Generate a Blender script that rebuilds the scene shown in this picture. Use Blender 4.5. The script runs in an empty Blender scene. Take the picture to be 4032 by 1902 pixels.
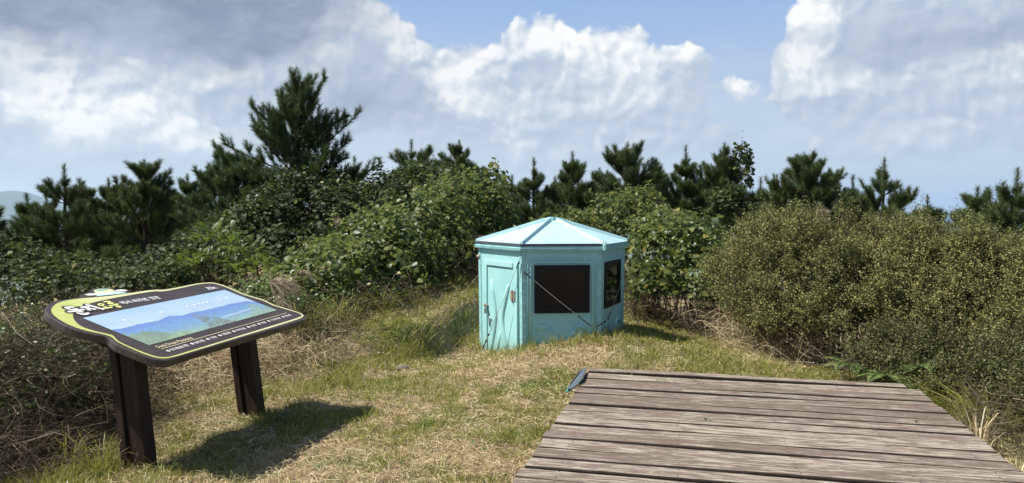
import bpy, math, random, os
import numpy as np
from mathutils import Vector, Matrix

R = math.radians
scene = bpy.context.scene
COL = scene.collection
PI = math.pi

# ------------------------------------------------------------------ camera
FPX, CX, CY, LEVEL = 2900.0, 2016.0, 951.0, 815.0      # focal length and level line in pixels of the 4032 px photo
PITCH = math.atan((CY - LEVEL) / FPX)
EYE = 1.8
cam_d = bpy.data.cameras.new('camera')
cam_d.sensor_width = 36.0
cam_d.sensor_fit = 'HORIZONTAL'
cam_d.lens = FPX / 4032.0 * 36.0
cam_d.clip_start = 0.05
cam_d.clip_end = 90000.0
cam = bpy.data.objects.new('camera', cam_d)
COL.objects.link(cam)
cam.location = (0, 0, EYE)
cam.rotation_euler = (PI / 2 - PITCH, 0, 0)
scene.camera = cam

# ------------------------------------------------------------------ sun and exposure
SUN_EL, SUN_AZ = R(54.0), R(265.4)                     # azimuth clockwise from the view direction (+Y)
to_sun = Vector((math.sin(SUN_AZ) * math.cos(SUN_EL), math.cos(SUN_AZ) * math.cos(SUN_EL), math.sin(SUN_EL)))
sl = bpy.data.lights.new('sun', 'SUN')
sl.energy = 5.0
sl.angle = R(0.5)
sl.color = (1.0, 0.945, 0.86)
so = bpy.data.objects.new('sun', sl)
COL.objects.link(so)
so.location = (0, 0, 60)
so.rotation_euler = to_sun.to_track_quat('Z', 'Y').to_euler()
scene.view_settings.view_transform = 'Standard'
scene.view_settings.look = 'None'
scene.view_settings.exposure = 0.70
scene.view_settings.gamma = 1.0
scene.view_settings.use_curve_mapping = False
scene.cycles.max_bounces = 6
scene.cycles.diffuse_bounces = 3
scene.cycles.glossy_bounces = 2
scene.cycles.transmission_bounces = 4
scene.cycles.transparent_max_bounces = 8
scene.cycles.volume_bounces = 1
scene.cycles.use_adaptive_sampling = True
scene.cycles.adaptive_threshold = 0.015
scene.cycles.use_denoising = True
scene.cycles.denoiser = 'OPENIMAGEDENOISE'
scene.cycles.denoising_input_passes = 'RGB_ALBEDO_NORMAL'
scene.cycles.denoising_prefilter = 'ACCURATE'

# ------------------------------------------------------------------ node helper
class NT:
    def __init__(self, tree):
        self.t = tree
        tree.nodes.clear()
    def n(self, kind, **kw):
        nd = self.t.nodes.new(kind)
        for k, v in kw.items():
            setattr(nd, k, v)
        return nd
    def put(self, sock, v):
        if v is None:
            return
        if isinstance(v, bpy.types.NodeSocket):
            self.t.links.new(v, sock)
        else:
            sock.default_value = v
    def m(self, op, a, b=None, c=None, clamp=False):
        nd = self.n('ShaderNodeMath', operation=op, use_clamp=clamp)
        self.put(nd.inputs[0], a); self.put(nd.inputs[1], b); self.put(nd.inputs[2], c)
        return nd.outputs[0]
    def vm(self, op, a, b=None, out=0):
        nd = self.n('ShaderNodeVectorMath', operation=op)
        self.put(nd.inputs[0], a)
        if op == 'SCALE':
            self.put(nd.inputs[3], b)
        else:
            self.put(nd.inputs[1], b)
        return nd.outputs[out]
    def mix(self, f, a, b, blend='MIX'):
        nd = self.n('ShaderNodeMix', data_type='RGBA', blend_type=blend)
        self.put(nd.inputs[0], f); self.put(nd.inputs[6], a); self.put(nd.inputs[7], b)
        return nd.outputs[2]
    def step(self, v, lo, hi, a=0.0, b=1.0, kind='SMOOTHSTEP'):
        nd = self.n('ShaderNodeMapRange', interpolation_type=kind)
        self.put(nd.inputs[0], v); self.put(nd.inputs[1], lo); self.put(nd.inputs[2], hi)
        self.put(nd.inputs[3], a); self.put(nd.inputs[4], b)
        return nd.outputs[0]
    def noise(self, vec, scale, detail=4.0, rough=0.55, dist=0.0, out=0):
        nd = self.n('ShaderNodeTexNoise')
        self.put(nd.inputs['Vector'], vec)
        nd.inputs['Scale'].default_value = scale
        nd.inputs['Detail'].default_value = detail
        nd.inputs['Roughness'].default_value = rough
        nd.inputs['Distortion'].default_value = dist
        return nd.outputs[out]
    def ramp(self, f, stops, interp='LINEAR'):
        nd = self.n('ShaderNodeValToRGB')
        cr = nd.color_ramp
        cr.interpolation = interp
        while len(cr.elements) < len(stops):
            cr.elements.new(0.5)
        for e, (p, c) in zip(cr.elements, stops):
            e.position = p
            e.color = (*c, 1.0)
        self.put(nd.inputs[0], f)
        return nd.outputs[0]
    def xyz(self, x, y, z=0.0):
        nd = self.n('ShaderNodeCombineXYZ')
        self.put(nd.inputs[0], x); self.put(nd.inputs[1], y); self.put(nd.inputs[2], z)
        return nd.outputs[0]

# ------------------------------------------------------------------ world: clear Nishita sky with cumulus
world = bpy.data.worlds.new('World')
scene.world = world
world.use_nodes = True
w = NT(world.node_tree)
sky = w.n('ShaderNodeTexSky', sky_type='NISHITA')
sky.sun_disc = False
sky.sun_elevation = SUN_EL
sky.sun_rotation = SUN_AZ
sky.altitude = 280.0
sky.air_density = 1.0
sky.dust_density = 1.0
sky.ozone_density = 1.0
tc = w.n('ShaderNodeTexCoord')
dirv = w.vm('NORMALIZE', tc.outputs['Generated'])

def cloud_lobes():
    # (px, py, rx, ry, weight) in photo pixels, turned into angles on the sky
    return [
        # grey sheet upper left and the hazy heap under it
        (330, -40, 900, 230, 1.15), (950, -20, 260, 150, .8), (60, 330, 330, 200, .9), (480, 390, 380, 230, 1.0),
        (880, 340, 240, 130, .9), (260, 560, 300, 140, .75), (720, 560, 360, 150, .8),
        # tall heap with the bright rim
        (1270, 60, 120, 140, 1.0), (1390, 150, 140, 130, 1.0), (1480, 200, 130, 120, .9), (1590, 200, 105, 105, 1.0), (1400, 330, 270, 190, 1.0),
        (1560, 400, 210, 130, .8),
        # big central heap
        (1790, 370, 95, 125, 1.0), (1880, 270, 100, 110, .9), (2060, 230, 150, 130, 1.0), (2210, 210, 150, 120, 1.0),
        (2340, 300, 150, 140, .9), (2540, 330, 150, 120, .9), (2690, 240, 85, 90, 1.0), (2470, 150, 60, 70, .6), (2640, 400, 180, 140, .8),
        (2050, 460, 300, 170, .9), (2380, 500, 380, 170, .9), (2890, 330, 75, 55, .75),
        # right heap
        (3190, 80, 120, 160, .9), (3390, 90, 240, 200, 1.0), (3150, 280, 120, 90, .9), (3330, 340, 280, 130, 1.0),
        (3700, 120, 380, 230, 1.1), (3760, 370, 330, 150, .9), (4100, 250, 300, 300, 1.0), (3450, 500, 330, 100, .55),
        (2050, 610, 520, 90, .55), (3350, 610, 600, 75, .5), (1000, 640, 500, 75, .55), (250, 660, 500, 70, .55), (2800, 560, 130, 45, .4), (1780, -10, 60, 50, .6),
        (-700, 250, 500, 300, 1.0), (4900, 350, 500, 250, 1.0),
    ]

def group(name, sockets_in, build):
    grp = bpy.data.node_groups.new(name, 'ShaderNodeTree')
    for sname in sockets_in:
        grp.interface.new_socket(sname, in_out='INPUT', socket_type='NodeSocketVector')
    grp.interface.new_socket('D', in_out='OUTPUT', socket_type='NodeSocketFloat')
    g = NT(grp)
    gi = g.n('NodeGroupInput'); go = g.n('NodeGroupOutput')
    g.put(go.inputs[0], build(g, gi.outputs[0]))
    def use(vec):
        nd = w.n('ShaderNodeGroup'); nd.node_tree = grp
        w.put(nd.inputs[0], vec); return nd.outputs[0]
    return use

BRIGHT = [(1420, 70, 230, 80, .9), (1600, 170, 95, 100, 1.0), (1190, 60, 70, 150, .9), (1300, 190, 90, 110, .6), (1790, 330, 110, 110, 1.0),
          (1900, 230, 110, 80, .8), (2080, 140, 170, 80, .9), (2260, 150, 130, 80, .8), (2330, 250, 110, 90, .6), (2510, 250, 150, 90, .9),
          (2700, 190, 90, 70, .9), (2560, 400, 150, 60, .5), (2110, 400, 130, 70, .5), (2030, 560, 120, 90, .5), (2480, 560, 200, 60, .35), (200, 350, 170, 180, 1.0),
          (380, 420, 260, 70, .8), (900, 270, 170, 60, .9), (640, 520, 240, 90, .85), (60, 170, 130, 70, .8), (700, 330, 140, 80, .5),
          (3150, 70, 110, 130, .9), (3140, 260, 100, 80, .9), (3500, 300, 450, 60, .55), (3330, 20, 300, 70, .5), (3960, 270, 110, 130, .5),
          (2890, 320, 80, 60, .8), (3560, 520, 200, 70, .35), (3200, 560, 90, 60, .3), (1180, 290, 90, 50, .5), (2460, 130, 60, 60, .5), (480, 280, 120, 60, .5), (330, 560, 120, 50, .45), (860, 560, 160, 50, .4), (1100, 420, 90, 60, .4), (1900, 440, 120, 60, .45), (2300, 420, 140, 60, .4), (3750, 430, 150, 60, .35), (2200, 620, 160, 50, .3), (1500, 560, 160, 50, .35)]
def build_bright(g, P):
    return build_mass(g, P, BRIGHT)
def build_mass(g, P, lobes=None):
    acc = None
    for (px, py, rx, ry, wt) in (lobes or cloud_lobes()):
        a = math.atan((px - CX) / FPX)
        e = math.atan((LEVEL - py) / FPX * math.cos(a))
        ra, re = rx / FPX * math.cos(a) ** 2, ry / FPX
        nd = g.n('ShaderNodeVectorMath', operation='MULTIPLY_ADD')
        g.put(nd.inputs[0], P)
        nd.inputs[1].default_value = (1 / ra, 1 / re, 0)
        nd.inputs[2].default_value = (-a / ra, -e / re, 0)
        ex = g.m('POWER', 0.3679, g.vm('DOT_PRODUCT', nd.outputs[0], nd.outputs[0], out=1))
        acc = g.m('MULTIPLY', ex, wt) if acc is None else g.m('MULTIPLY_ADD', ex, wt, acc)
    return g.m('MINIMUM', acc, 1.25)

def build_billow(g, P):
    n1 = g.noise(P, 20.0, 6.0, 0.60, 0.1)
    nd = g.n('ShaderNodeTexVoronoi', feature='SMOOTH_F1')
    g.put(nd.inputs['Vector'], P)
    nd.inputs['Scale'].default_value = 37.0
    nd.inputs['Smoothness'].default_value = 0.5
    nd.inputs['Detail'].default_value = 1.0
    return g.m('ADD', g.m('MULTIPLY_ADD', n1, 1.0, -0.5), g.m('MULTIPLY_ADD', nd.outputs['Distance'], -0.42, 0.16))

mass = group('cloud_mass', ['P'], build_mass)
bright = group('cloud_lit_side', ['P'], build_bright)
billow = group('cloud_billow', ['P'], build_billow)

sep = w.n('ShaderNodeSeparateXYZ'); w.put(sep.inputs[0], dirv)
az = w.m('ARCTAN2', sep.outputs[0], sep.outputs[1])
el = w.m('ARCSINE', sep.outputs[2])
P0 = w.xyz(az, el)
warp = w.vm('SUBTRACT', w.noise(P0, 14.0, 3.0, 0.5, out=1), (.5, .5, .5))
Pw = w.vm('ADD', P0, w.vm('MULTIPLY', warp, (.05, .04, 0)))
m0 = mass(Pw)
b0 = billow(Pw)
b1 = billow(w.vm('ADD', Pw, (-0.006, 0.009, 0)))
d0 = w.m('ADD', m0, w.m('MULTIPLY', b0, 1.15))
alpha = w.step(d0, 0.36, 0.60)
bz = w.m('MINIMUM', w.m('ADD', bright(Pw), w.m('MULTIPLY', b0, 0.75)), 1.0)
bz = w.step(bz, 0.12, 0.95, kind='LINEAR')
relief = w.m('MULTIPLY', w.m('SUBTRACT', b0, b1), w.m('MULTIPLY_ADD', bz, 0.85, 0.52))
lit = w.m('ADD', w.m('MULTIPLY_ADD', bz, 0.58, 0.30), relief, clamp=True)
ccol = w.ramp(lit, [(0.0, (.36, .45, .58)), (0.3, (.53, .61, .715)), (0.55, (.70, .755, .82)), (0.78, (.89, .91, .93)), (0.95, (1.03, 1.02, 1.0))])
# the grey under-side of the sheet at the upper left, and the lilac base at the right
def soft_lobe(px, py, rx, ry):
    a = math.atan((px - CX) / FPX); e = math.atan((LEVEL - py) / FPX * math.cos(a))
    v = w.vm('MULTIPLY', w.vm('SUBTRACT', w.vm('ADD', P0, w.vm('MULTIPLY', warp, (.14, .07, 0))), (a, e, 0)), (FPX / rx, FPX / ry, 0))
    return w.m('POWER', 2.718, w.m('MULTIPLY', w.vm('DOT_PRODUCT', v, v, out=1), -1.0))
dark = w.m('ADD', w.m('MULTIPLY', soft_lobe(380, -40, 830, 205), 1.45), w.m('ADD', w.m('MULTIPLY', soft_lobe(930, 40, 300, 140), .95), w.m('ADD', w.m('MULTIPLY', soft_lobe(1480, 400, 240, 110), .6), w.m('MULTIPLY', soft_lobe(3750, 160, 420, 60), .5))))
dark = w.m('MINIMUM', dark, 0.96)
streaks = w.noise(w.vm('MULTIPLY', Pw, (9, 17, 1)), 1.0, 5.0, .6)
ccol = w.mix(dark, ccol, w.mix(w.step(streaks, .36, .68), (.225, .28, .40, 1), (.37, .435, .55, 1)))
skyc = w.mix(1.0, sky.outputs[0], (.11, .11, .11, 1), 'MULTIPLY')
# moist air low over the land: pale towards the level line
hz = w.step(el, 0.33, 0.03, 0.0, 0.90)
skyc = w.mix(w.step(el, 0.27, 0.42, 0.85, 0.0), skyc, (.285, .46, .80, 1))
haz = w.mix(w.step(az, -0.5, 0.5, kind='LINEAR'), (.65, .725, .785, 1), (.56, .66, .785, 1))
veil = w.noise(w.vm('MULTIPLY', P0, (5, 17, 1)), 1.0, 5.0, .6)
haz = w.mix(w.m('MULTIPLY', w.step(veil, .42, .68), .42), haz, (.80, .84, .87, 1))
skyc = w.mix(hz, skyc, haz)
front = w.step(el, 0.42, 0.30)                          # heaps stand low; overhead is clear
alpha = w.m('MULTIPLY', alpha, front)
alpha = w.m('MULTIPLY', alpha, w.step(el, 0.0, 0.12, 0.22, 0.98))
final = w.mix(alpha, skyc, ccol)
bg = w.n('ShaderNodeBackground'); w.put(bg.inputs[0], final); bg.inputs[1].default_value = 0.63
wo = w.n('ShaderNodeOutputWorld'); w.put(wo.inputs[0], bg.outputs[0])
world.cycles.sampling_method = 'MANUAL'
world.cycles.sample_map_resolution = 256

# ------------------------------------------------------------------ helpers
rng = np.random.default_rng(7)
CP, SP = math.cos(PITCH), math.sin(PITCH)

def ray(px, py):
    x = (px - CX) / FPX; y = -(py - CY) / FPX
    return np.array([x, CP + y * SP, -SP + y * CP])

def at_depth(px, py, Y):
    """world point on the pixel's ray at forward distance Y"""
    d = ray(px, py); t = Y / d[1]
    return np.array([d[0] * t, Y, EYE + d[2] * t])

def sstep(x, a, b):
    t = np.clip((x - a) / (b - a), 0, 1)
    return t * t * (3 - 2 * t)

def new_mesh(name, V, F, mats, smooth=False, parent=None, cols=None):
    """V (n,3); F either (m,k) array or list of arrays of equal-width faces or list of tuples"""
    me = bpy.data.meshes.new(name)
    V = np.asarray(V, np.float32).reshape(-1, 3)
    if isinstance(F, np.ndarray):
        F = [F]
    if len(F) and not isinstance(F[0], np.ndarray):
        me.from_pydata([tuple(map(float, v)) for v in V], [], [tuple(f) for f in F])
    else:
        tot = np.concatenate([np.full(len(f), f.shape[1], np.int32) for f in F])
        idx = np.concatenate([f.reshape(-1) for f in F]).astype(np.int32)
        me.vertices.add(len(V)); me.vertices.foreach_set('co', V.reshape(-1))
        me.loops.add(len(idx)); me.loops.foreach_set('vertex_index', idx)
        me.polygons.add(len(tot))
        me.polygons.foreach_set('loop_start', np.concatenate([[0], np.cumsum(tot)[:-1]]).astype(np.int32))
        me.update(calc_edges=True)
        me.validate()
    if smooth:
        me.polygons.foreach_set('use_smooth', np.ones(len(me.polygons), bool))
    if cols is not None:
        at = me.color_attributes.new('print', 'FLOAT_COLOR', 'POINT')
        at.data.foreach_set('color', np.concatenate([cols, np.ones((len(cols), 1))], 1).astype(np.float32).reshape(-1))
    for mt in (mats if isinstance(mats, (list, tuple)) else [mats]):
        me.materials.append(mt)
    ob = bpy.data.objects.new(name, me)
    COL.objects.link(ob)
    if parent is not None:
        ob.parent = parent
    return ob

def tag(o, label=None, cat=None, group=None, kind=None):
    if label: o['label'] = label
    if cat: o['category'] = cat
    if group: o['group'] = group
    if kind: o['kind'] = kind
    return o

def empty(name, loc, label=None, cat=None, group=None, rz=0.0):
    o = bpy.data.objects.new(name, None)
    o.empty_display_size = 0.2
    o.location = loc; o.rotation_euler = (0, 0, rz)
    COL.objects.link(o)
    return tag(o, label, cat, group)

class MB:
    """collects simple solids into one mesh"""
    def __init__(self):
        self.v, self.f, self.mi = [], [], []
        self.cur = 0
    def add(self, V, F):
        b = len(self.v)
        self.v += [tuple(map(float, p)) for p in V]
        self.f += [tuple(b + i for i in f) for f in F]
        self.mi += [self.cur] * len(F)
    def box(self, c, ax, ay, az):
        c, ax, ay, az = map(np.asarray, (c, ax, ay, az))
        V = [c + sx * ax + sy * ay + sz * az for sz in (-1, 1) for sy in (-1, 1) for sx in (-1, 1)]
        F = [(0, 2, 3, 1), (4, 5, 7, 6), (0, 1, 5, 4), (2, 6, 7, 3), (0, 4, 6, 2), (1, 3, 7, 5)]
        if np.dot(np.cross(ax, ay), az) < 0:
            F = [f[::-1] for f in F]
        self.add(V, F)
    def tube(self, pts, r, n=8, caps=True, flat=None):
        pts = [np.asarray(p, float) for p in pts]
        rs = r if isinstance(r, (list, tuple, np.ndarray)) else [r] * len(pts)
        V, F = [], []
        up = None
        for i, p in enumerate(pts):
            d = pts[min(i + 1, len(pts) - 1)] - pts[max(i - 1, 0)]
            d = d / (np.linalg.norm(d) + 1e-9)
            if up is None:
                ref = np.array([0, 0, 1.0]) if abs(d[2]) < 0.9 else np.array([1.0, 0, 0])
                a = np.cross(d, ref)
            else:
                a = up - d * np.dot(up, d)
            a /= np.linalg.norm(a) + 1e-9
            up = a
            b = np.cross(d, a)
            for k in range(n):
                t = 2 * PI * k / n
                V.append(p + rs[i] * (math.cos(t) * a + math.sin(t) * b))
        for i in range(len(pts) - 1):
            for k in range(n):
                k2 = (k + 1) % n
                F.append((i * n + k, i * n + k2, (i + 1) * n + k2, (i + 1) * n + k))
        if caps:
            F.append(tuple(range(n))[::-1]); F.append(tuple((len(pts) - 1) * n + k for k in range(n)))
        self.add(V, F)
    def prism(self, poly, o, ax, ay, n, h0, h1):
        """poly in (ax, ay) coordinates, extruded along n from h0 to h1"""
        o, ax, ay, n = map(np.asarray, (o, ax, ay, n))
        m = len(poly)
        V = [o + p[0] * ax + p[1] * ay + h0 * n for p in poly] + [o + p[0] * ax + p[1] * ay + h1 * n for p in poly]
        F = [tuple(range(m))[::-1], tuple(range(m, 2 * m))] + [(i, (i + 1) % m, m + (i + 1) % m, m + i) for i in range(m)]
        self.add(V, F)
    def build(self, name, mat, parent=None, smooth=False, bevel=0.0):
        o = new_mesh(name, self.v, self.f, mat, smooth, parent)
        if len(set(self.mi)) > 1:
            o.data.polygons.foreach_set('material_index', self.mi)
        if bevel:
            b = o.modifiers.new('bevel', 'BEVEL'); b.width = bevel; b.segments = 2; b.limit_method = 'ANGLE'; b.angle_limit = R(35)
        return o

# ------------------------------------------------------------------ materials
def mat(name):
    m = bpy.data.materials.new(name); m.use_nodes = True
    return m, NT(m.node_tree)

def finish(nt, bsdf, disp=None):
    o = nt.n('ShaderNodeOutputMaterial'); nt.put(o.inputs[0], bsdf)
    return o

def principled(nt, color, rough=0.6, spec=0.5, metal=0.0, normal=None):
    b = nt.n('ShaderNodeBsdfPrincipled')
    nt.put(b.inputs['Base Color'], color); nt.put(b.inputs['Roughness'], rough)
    b.inputs['Specular IOR Level'].default_value = spec
    b.inputs['Metallic'].default_value = metal
    if normal is not None:
        nt.put(b.inputs['Normal'], normal)
    return b

def bump(nt, h, strength=0.3, dist=0.01):
    b = nt.n('ShaderNodeBump'); b.inputs['Strength'].default_value = strength; b.inputs['Distance'].default_value = dist
    nt.put(b.inputs['Height'], h); return b.outputs[0]

def plain(name, col, rough=0.6, spec=0.5, metal=0.0, vary=0.0, scale=8.0, col2=None):
    m, nt = mat(name)
    c = (*col, 1)
    if vary or col2:
        tcn = nt.n('ShaderNodeTexCoord')
        f = nt.step(nt.noise(tcn.outputs['Object'], scale, 5, 0.65), 0.35, 0.68)
        c2 = col2 or tuple(min(1, x * (1 - vary)) for x in col)
        c = nt.mix(f, (*col, 1), (*c2, 1))
    finish(nt, principled(nt, c, rough, spec, metal).outputs[0])
    return m

def leaf_mat(name, stops, trans=0.3, tcol=(0.25, 0.34, 0.05), rough=0.45, back=None, spec=0.5):
    """each leaf takes its own colour from stops; light passes through thin leaves"""
    m, nt = mat(name)
    ge = nt.n('ShaderNodeNewGeometry')
    c = nt.ramp(ge.outputs['Random Per Island'], stops)
    if back:
        c = nt.mix(nt.m('MULTIPLY', ge.outputs['Backfacing'], 0.75), c, (*back, 1))
    b = principled(nt, c, rough, spec)
    t = nt.n('ShaderNodeBsdfTranslucent'); nt.put(t.inputs[0], nt.mix(0.55, c, (*tcol, 1)))
    mx = nt.n('ShaderNodeMixShader'); mx.inputs[0].default_value = trans
    nt.put(mx.inputs[1], b.outputs[0]); nt.put(mx.inputs[2], t.outputs[0])
    finish(nt, mx.outputs[0])
    return m

# ------------------------------------------------------------------ leaf and blade batches
def frames(n, N, spin=None):
    N = N / (np.linalg.norm(N, axis=1, keepdims=True) + 1e-9)
    r = rng.normal(size=(n, 3)) if spin is None else spin
    T = np.cross(N, r); T /= np.linalg.norm(T, axis=1, keepdims=True) + 1e-9
    B = np.cross(N, T)
    return T, B, N

HEART = np.array([[0, 0, 0], [-.44, .22, .09], [-.36, .62, .07], [0, 1.0, -.10], [.36, .62, .07], [.44, .22, .09]])
OVAL = np.array([[0, 0, 0], [-.26, .5, .04], [0, 1, -.04], [.26, .5, .04]])

def leaf_batch(pts, N, size, shape='heart', spin=None):
    n = len(pts)
    T, B, N = frames(n, N, spin)
    base = HEART if shape == 'heart' else OVAL
    s = np.broadcast_to(np.asarray(size), (n,))[:, None, None]
    V = pts[:, None, :] + s * (base[None, :, 0:1] * T[:, None] + (base[None, :, 1:2] - .4) * B[:, None] + base[None, :, 2:3] * N[:, None])
    o = np.arange(n)[:, None] * len(base)
    if shape == 'heart':
        F = np.concatenate([o + np.array([[0, 3, 2, 1]]), o + np.array([[0, 5, 4, 3]])])
    else:
        F = o + np.array([[0, 3, 2, 1]])
    return V.reshape(-1, 3), F

def blade_batch(pts, h, width, lean, bend):
    """upright curved grass blades: lean (n,2) horizontal tip offset"""
    n = len(pts)
    a = rng.uniform(0, 2 * PI, n)
    side = np.stack([np.cos(a), np.sin(a), np.zeros(n)], 1)
    L = np.concatenate([lean, np.zeros((n, 1))], 1)
    ks = [(0.0, 1.0), (0.45, .85), (0.8, .55), (1.0, .08)]
    V = []
    for t, wd in ks:
        c = pts + L * (t ** 1.7)[..., None] if False else pts + L * (t ** 1.7)
        c = c + np.stack([np.zeros(n), np.zeros(n), h * (t - bend * t ** 3)], 1)
        V.append(c - side * (width * wd / 2)[:, None]); V.append(c + side * (width * wd / 2)[:, None])
    V = np.stack(V, 1)
    o = np.arange(n)[:, None] * 8
    F = np.concatenate([o + np.array([[2 * k, 2 * k + 1, 2 * k + 3, 2 * k + 2]]) for k in range(3)])
    return V.reshape(-1, 3), F

def straw_batch(p, d, length, width, sag=0.0):
    """thin strips lying along unit d"""
    n = len(p)
    N = np.tile([[0, 0, 1.0]], (n, 1)) + rng.normal(0, .5, (n, 3))
    s = np.cross(d, N); s /= np.linalg.norm(s, axis=1, keepdims=True) + 1e-9
    V = []
    mid = rng.normal(0, .12, (n, 3)) * length[:, None]
    for t in (-.5, 0, .5):
        c = p + d * (length * t)[:, None] + (mid if t == 0 else 0)
        wd = width * (1.0 if t == 0 else .6)
        V.append(c - s * wd[:, None] / 2); V.append(c + s * wd[:, None] / 2)
    V = np.stack(V, 1)
    o = np.arange(n)[:, None] * 6
    F = np.concatenate([o + np.array([[0, 1, 3, 2]]), o + np.array([[2, 3, 5, 4]])])
    return V.reshape(-1, 3), F

class Batch:
    def __init__(self): self.V, self.F, self.n = [], [], 0
    def add(self, VF):
        V, F = VF
        self.V.append(V); self.F.append(F + self.n); self.n += len(V)
    def build(self, name, m, parent=None, smooth=False):
        groups = {}
        for f in self.F: groups.setdefault(f.shape[1], []).append(f)
        return new_mesh(name, np.concatenate(self.V), [np.concatenate(x) for x in groups.values()], m, smooth, parent)

def tube_batch(P, rad, n=5):
    """P (m,k,3) polylines with rad (m,k) -> verts, quads; vectorised"""
    m, k, _ = P.shape
    d = np.gradient(P, axis=1); d /= np.linalg.norm(d, axis=2, keepdims=True) + 1e-9
    ref = np.where(np.abs(d[..., 2:3]) > .9, np.array([1.0, 0, 0]), np.array([0, 0, 1.0]))
    a = np.cross(d, ref); a /= np.linalg.norm(a, axis=2, keepdims=True) + 1e-9
    b = np.cross(d, a)
    th = np.arange(n) * 2 * PI / n
    V = P[:, :, None] + rad[:, :, None, None] * (np.cos(th)[None, None, :, None] * a[:, :, None] + np.sin(th)[None, None, :, None] * b[:, :, None])
    o = (np.arange(m) * k * n)[:, None, None, None]
    i = np.arange(k - 1)[None, :, None, None] * n
    kk = np.arange(n)[None, None, :, None]
    k2 = (kk + 1) % n
    F = np.concatenate([o + i + kk, o + i + k2, o + i + n + k2, o + i + n + kk], axis=3)
    return V.reshape(-1, 3), F.reshape(-1, 4)

def vnoise(x, y, scale, seed=0):
    """cheap smooth value noise, 0..1"""
    x = np.asarray(x) * scale + seed * 17.3; y = np.asarray(y) * scale + seed * 9.1
    xi, yi = np.floor(x), np.floor(y)
    fx, fy = x - xi, y - yi
    fx = fx * fx * (3 - 2 * fx); fy = fy * fy * (3 - 2 * fy)
    def hsh(a, b):
        v = np.sin(a * 127.1 + b * 311.7 + seed * 74.7) * 43758.5453
        return v - np.floor(v)
    return (hsh(xi, yi) * (1 - fx) + hsh(xi + 1, yi) * fx) * (1 - fy) + (hsh(xi, yi + 1) * (1 - fx) + hsh(xi + 1, yi + 1) * fx) * fy

# ------------------------------------------------------------------ terrain
def ground_z(x, y):
    x = np.asarray(x, float); y = np.asarray(y, float)
    z = .25 * np.exp(-((x - 1.25) / 1.25) ** 2 - ((y - 8.5) / 1.25) ** 2)
    s = (x + 1.85) * -.907 + (y - 6.94) * .42              # the low bank left of the hut
    t = (x + 1.85) * .42 + (y - 6.94) * .907
    z = z + .38 * sstep(s / (.26 + .75 * (1 - sstep(t, 1.1, 2.3))), .0, 1.0) * sstep(t, 0, 1.7) * sstep(x, .9, -.4)
    z = z - .10 * np.exp(-((x + .55) / .35) ** 2 - ((y - 8.75) / .55) ** 2)
    z = z + .14 * np.clip(y - 9.2, 0, 4) * sstep(x, 3.0, .4)
    z = z - .13 * np.clip(-2.9 - x, 0, 8) - .16 * np.clip(x - 3.4, 0, 7) * sstep(y, 4, 9)
    z = z + .05 * (vnoise(x, y, .9, 1) - .5) + .035 * (vnoise(x, y, 3.1, 2) - .5) + .02 * (vnoise(x, y, 8.0, 3) - .5)
    rr = np.hypot(x * .9, y - 5)
    d = np.clip(rr - 10.5, 0, None)
    drop = 280 * (1 - np.exp(-(d * d / (d + 9)) / 420))
    z = z * np.exp(-d / 30) - drop
    far = sstep(rr, 900, 2500)
    z = z + far * (vnoise(x, y, 1 / 900., 5) - .5) * 26
    return z

n = 460
u = np.linspace(-1, 1, n)
gx = 30000 * np.sinh(10.2 * u) / math.sinh(10.2)
gy = 30000 * np.sinh(10.2 * u) / math.sinh(10.2) + 6.5
X, Y = np.meshgrid(gx, gy)
Z = ground_z(X, Y)
V = np.stack([X, Y, Z], -1).reshape(-1, 3)
i = np.arange(n - 1)
I, J = np.meshgrid(i, i)
b0_ = (J * n + I).reshape(-1)
F = np.stack([b0_, b0_ + 1, b0_ + n + 1, b0_ + n], 1)
m_ground, nt = mat('dry_lawn_soil')
pos = nt.n('ShaderNodeNewGeometry').outputs['Position']
a1 = nt.noise(pos, 1.1, 6, .6)
a2 = nt.noise(pos, 9.0, 6, .7)
a3 = nt.noise(pos, 55.0, 5, .7)
straw = nt.ramp(nt.m('ADD', nt.m('MULTIPLY', a3, .65), nt.m('MULTIPLY', a2, .4)), [(.30, (.08, .060, .035)), (.46, (.22, .168, .10)), (.62, (.40, .32, .19)), (.8, (.54, .44, .28))])
green = nt.ramp(a3, [(.3, (.05, .065, .02)), (.6, (.15, .18, .05)), (.8, (.24, .25, .09))])
near = nt.mix(nt.step(nt.m('ADD', nt.m('MULTIPLY', a1, .7), nt.m('MULTIPLY', a2, .3)), .47, .60), straw, green)
fa = nt.noise(pos, .004, 6, .6)
farc = nt.ramp(fa, [(.35, (.035, .055, .025)), (.5, (.07, .09, .04)), (.58, (.16, .17, .09)), (.66, (.06, .08, .035))])
ln = nt.vm('LENGTH', pos, out=1)
gc = nt.mix(nt.step(ln, 40, 200), near, farc)
finish(nt, principled(nt, gc, .95, .15, normal=bump(nt, nt.m('ADD', a3, a2), .9, .03)).outputs[0])
g_ob = new_mesh('ground', V, F, m_ground, smooth=True)
tag(g_ob, kind='structure')

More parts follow.
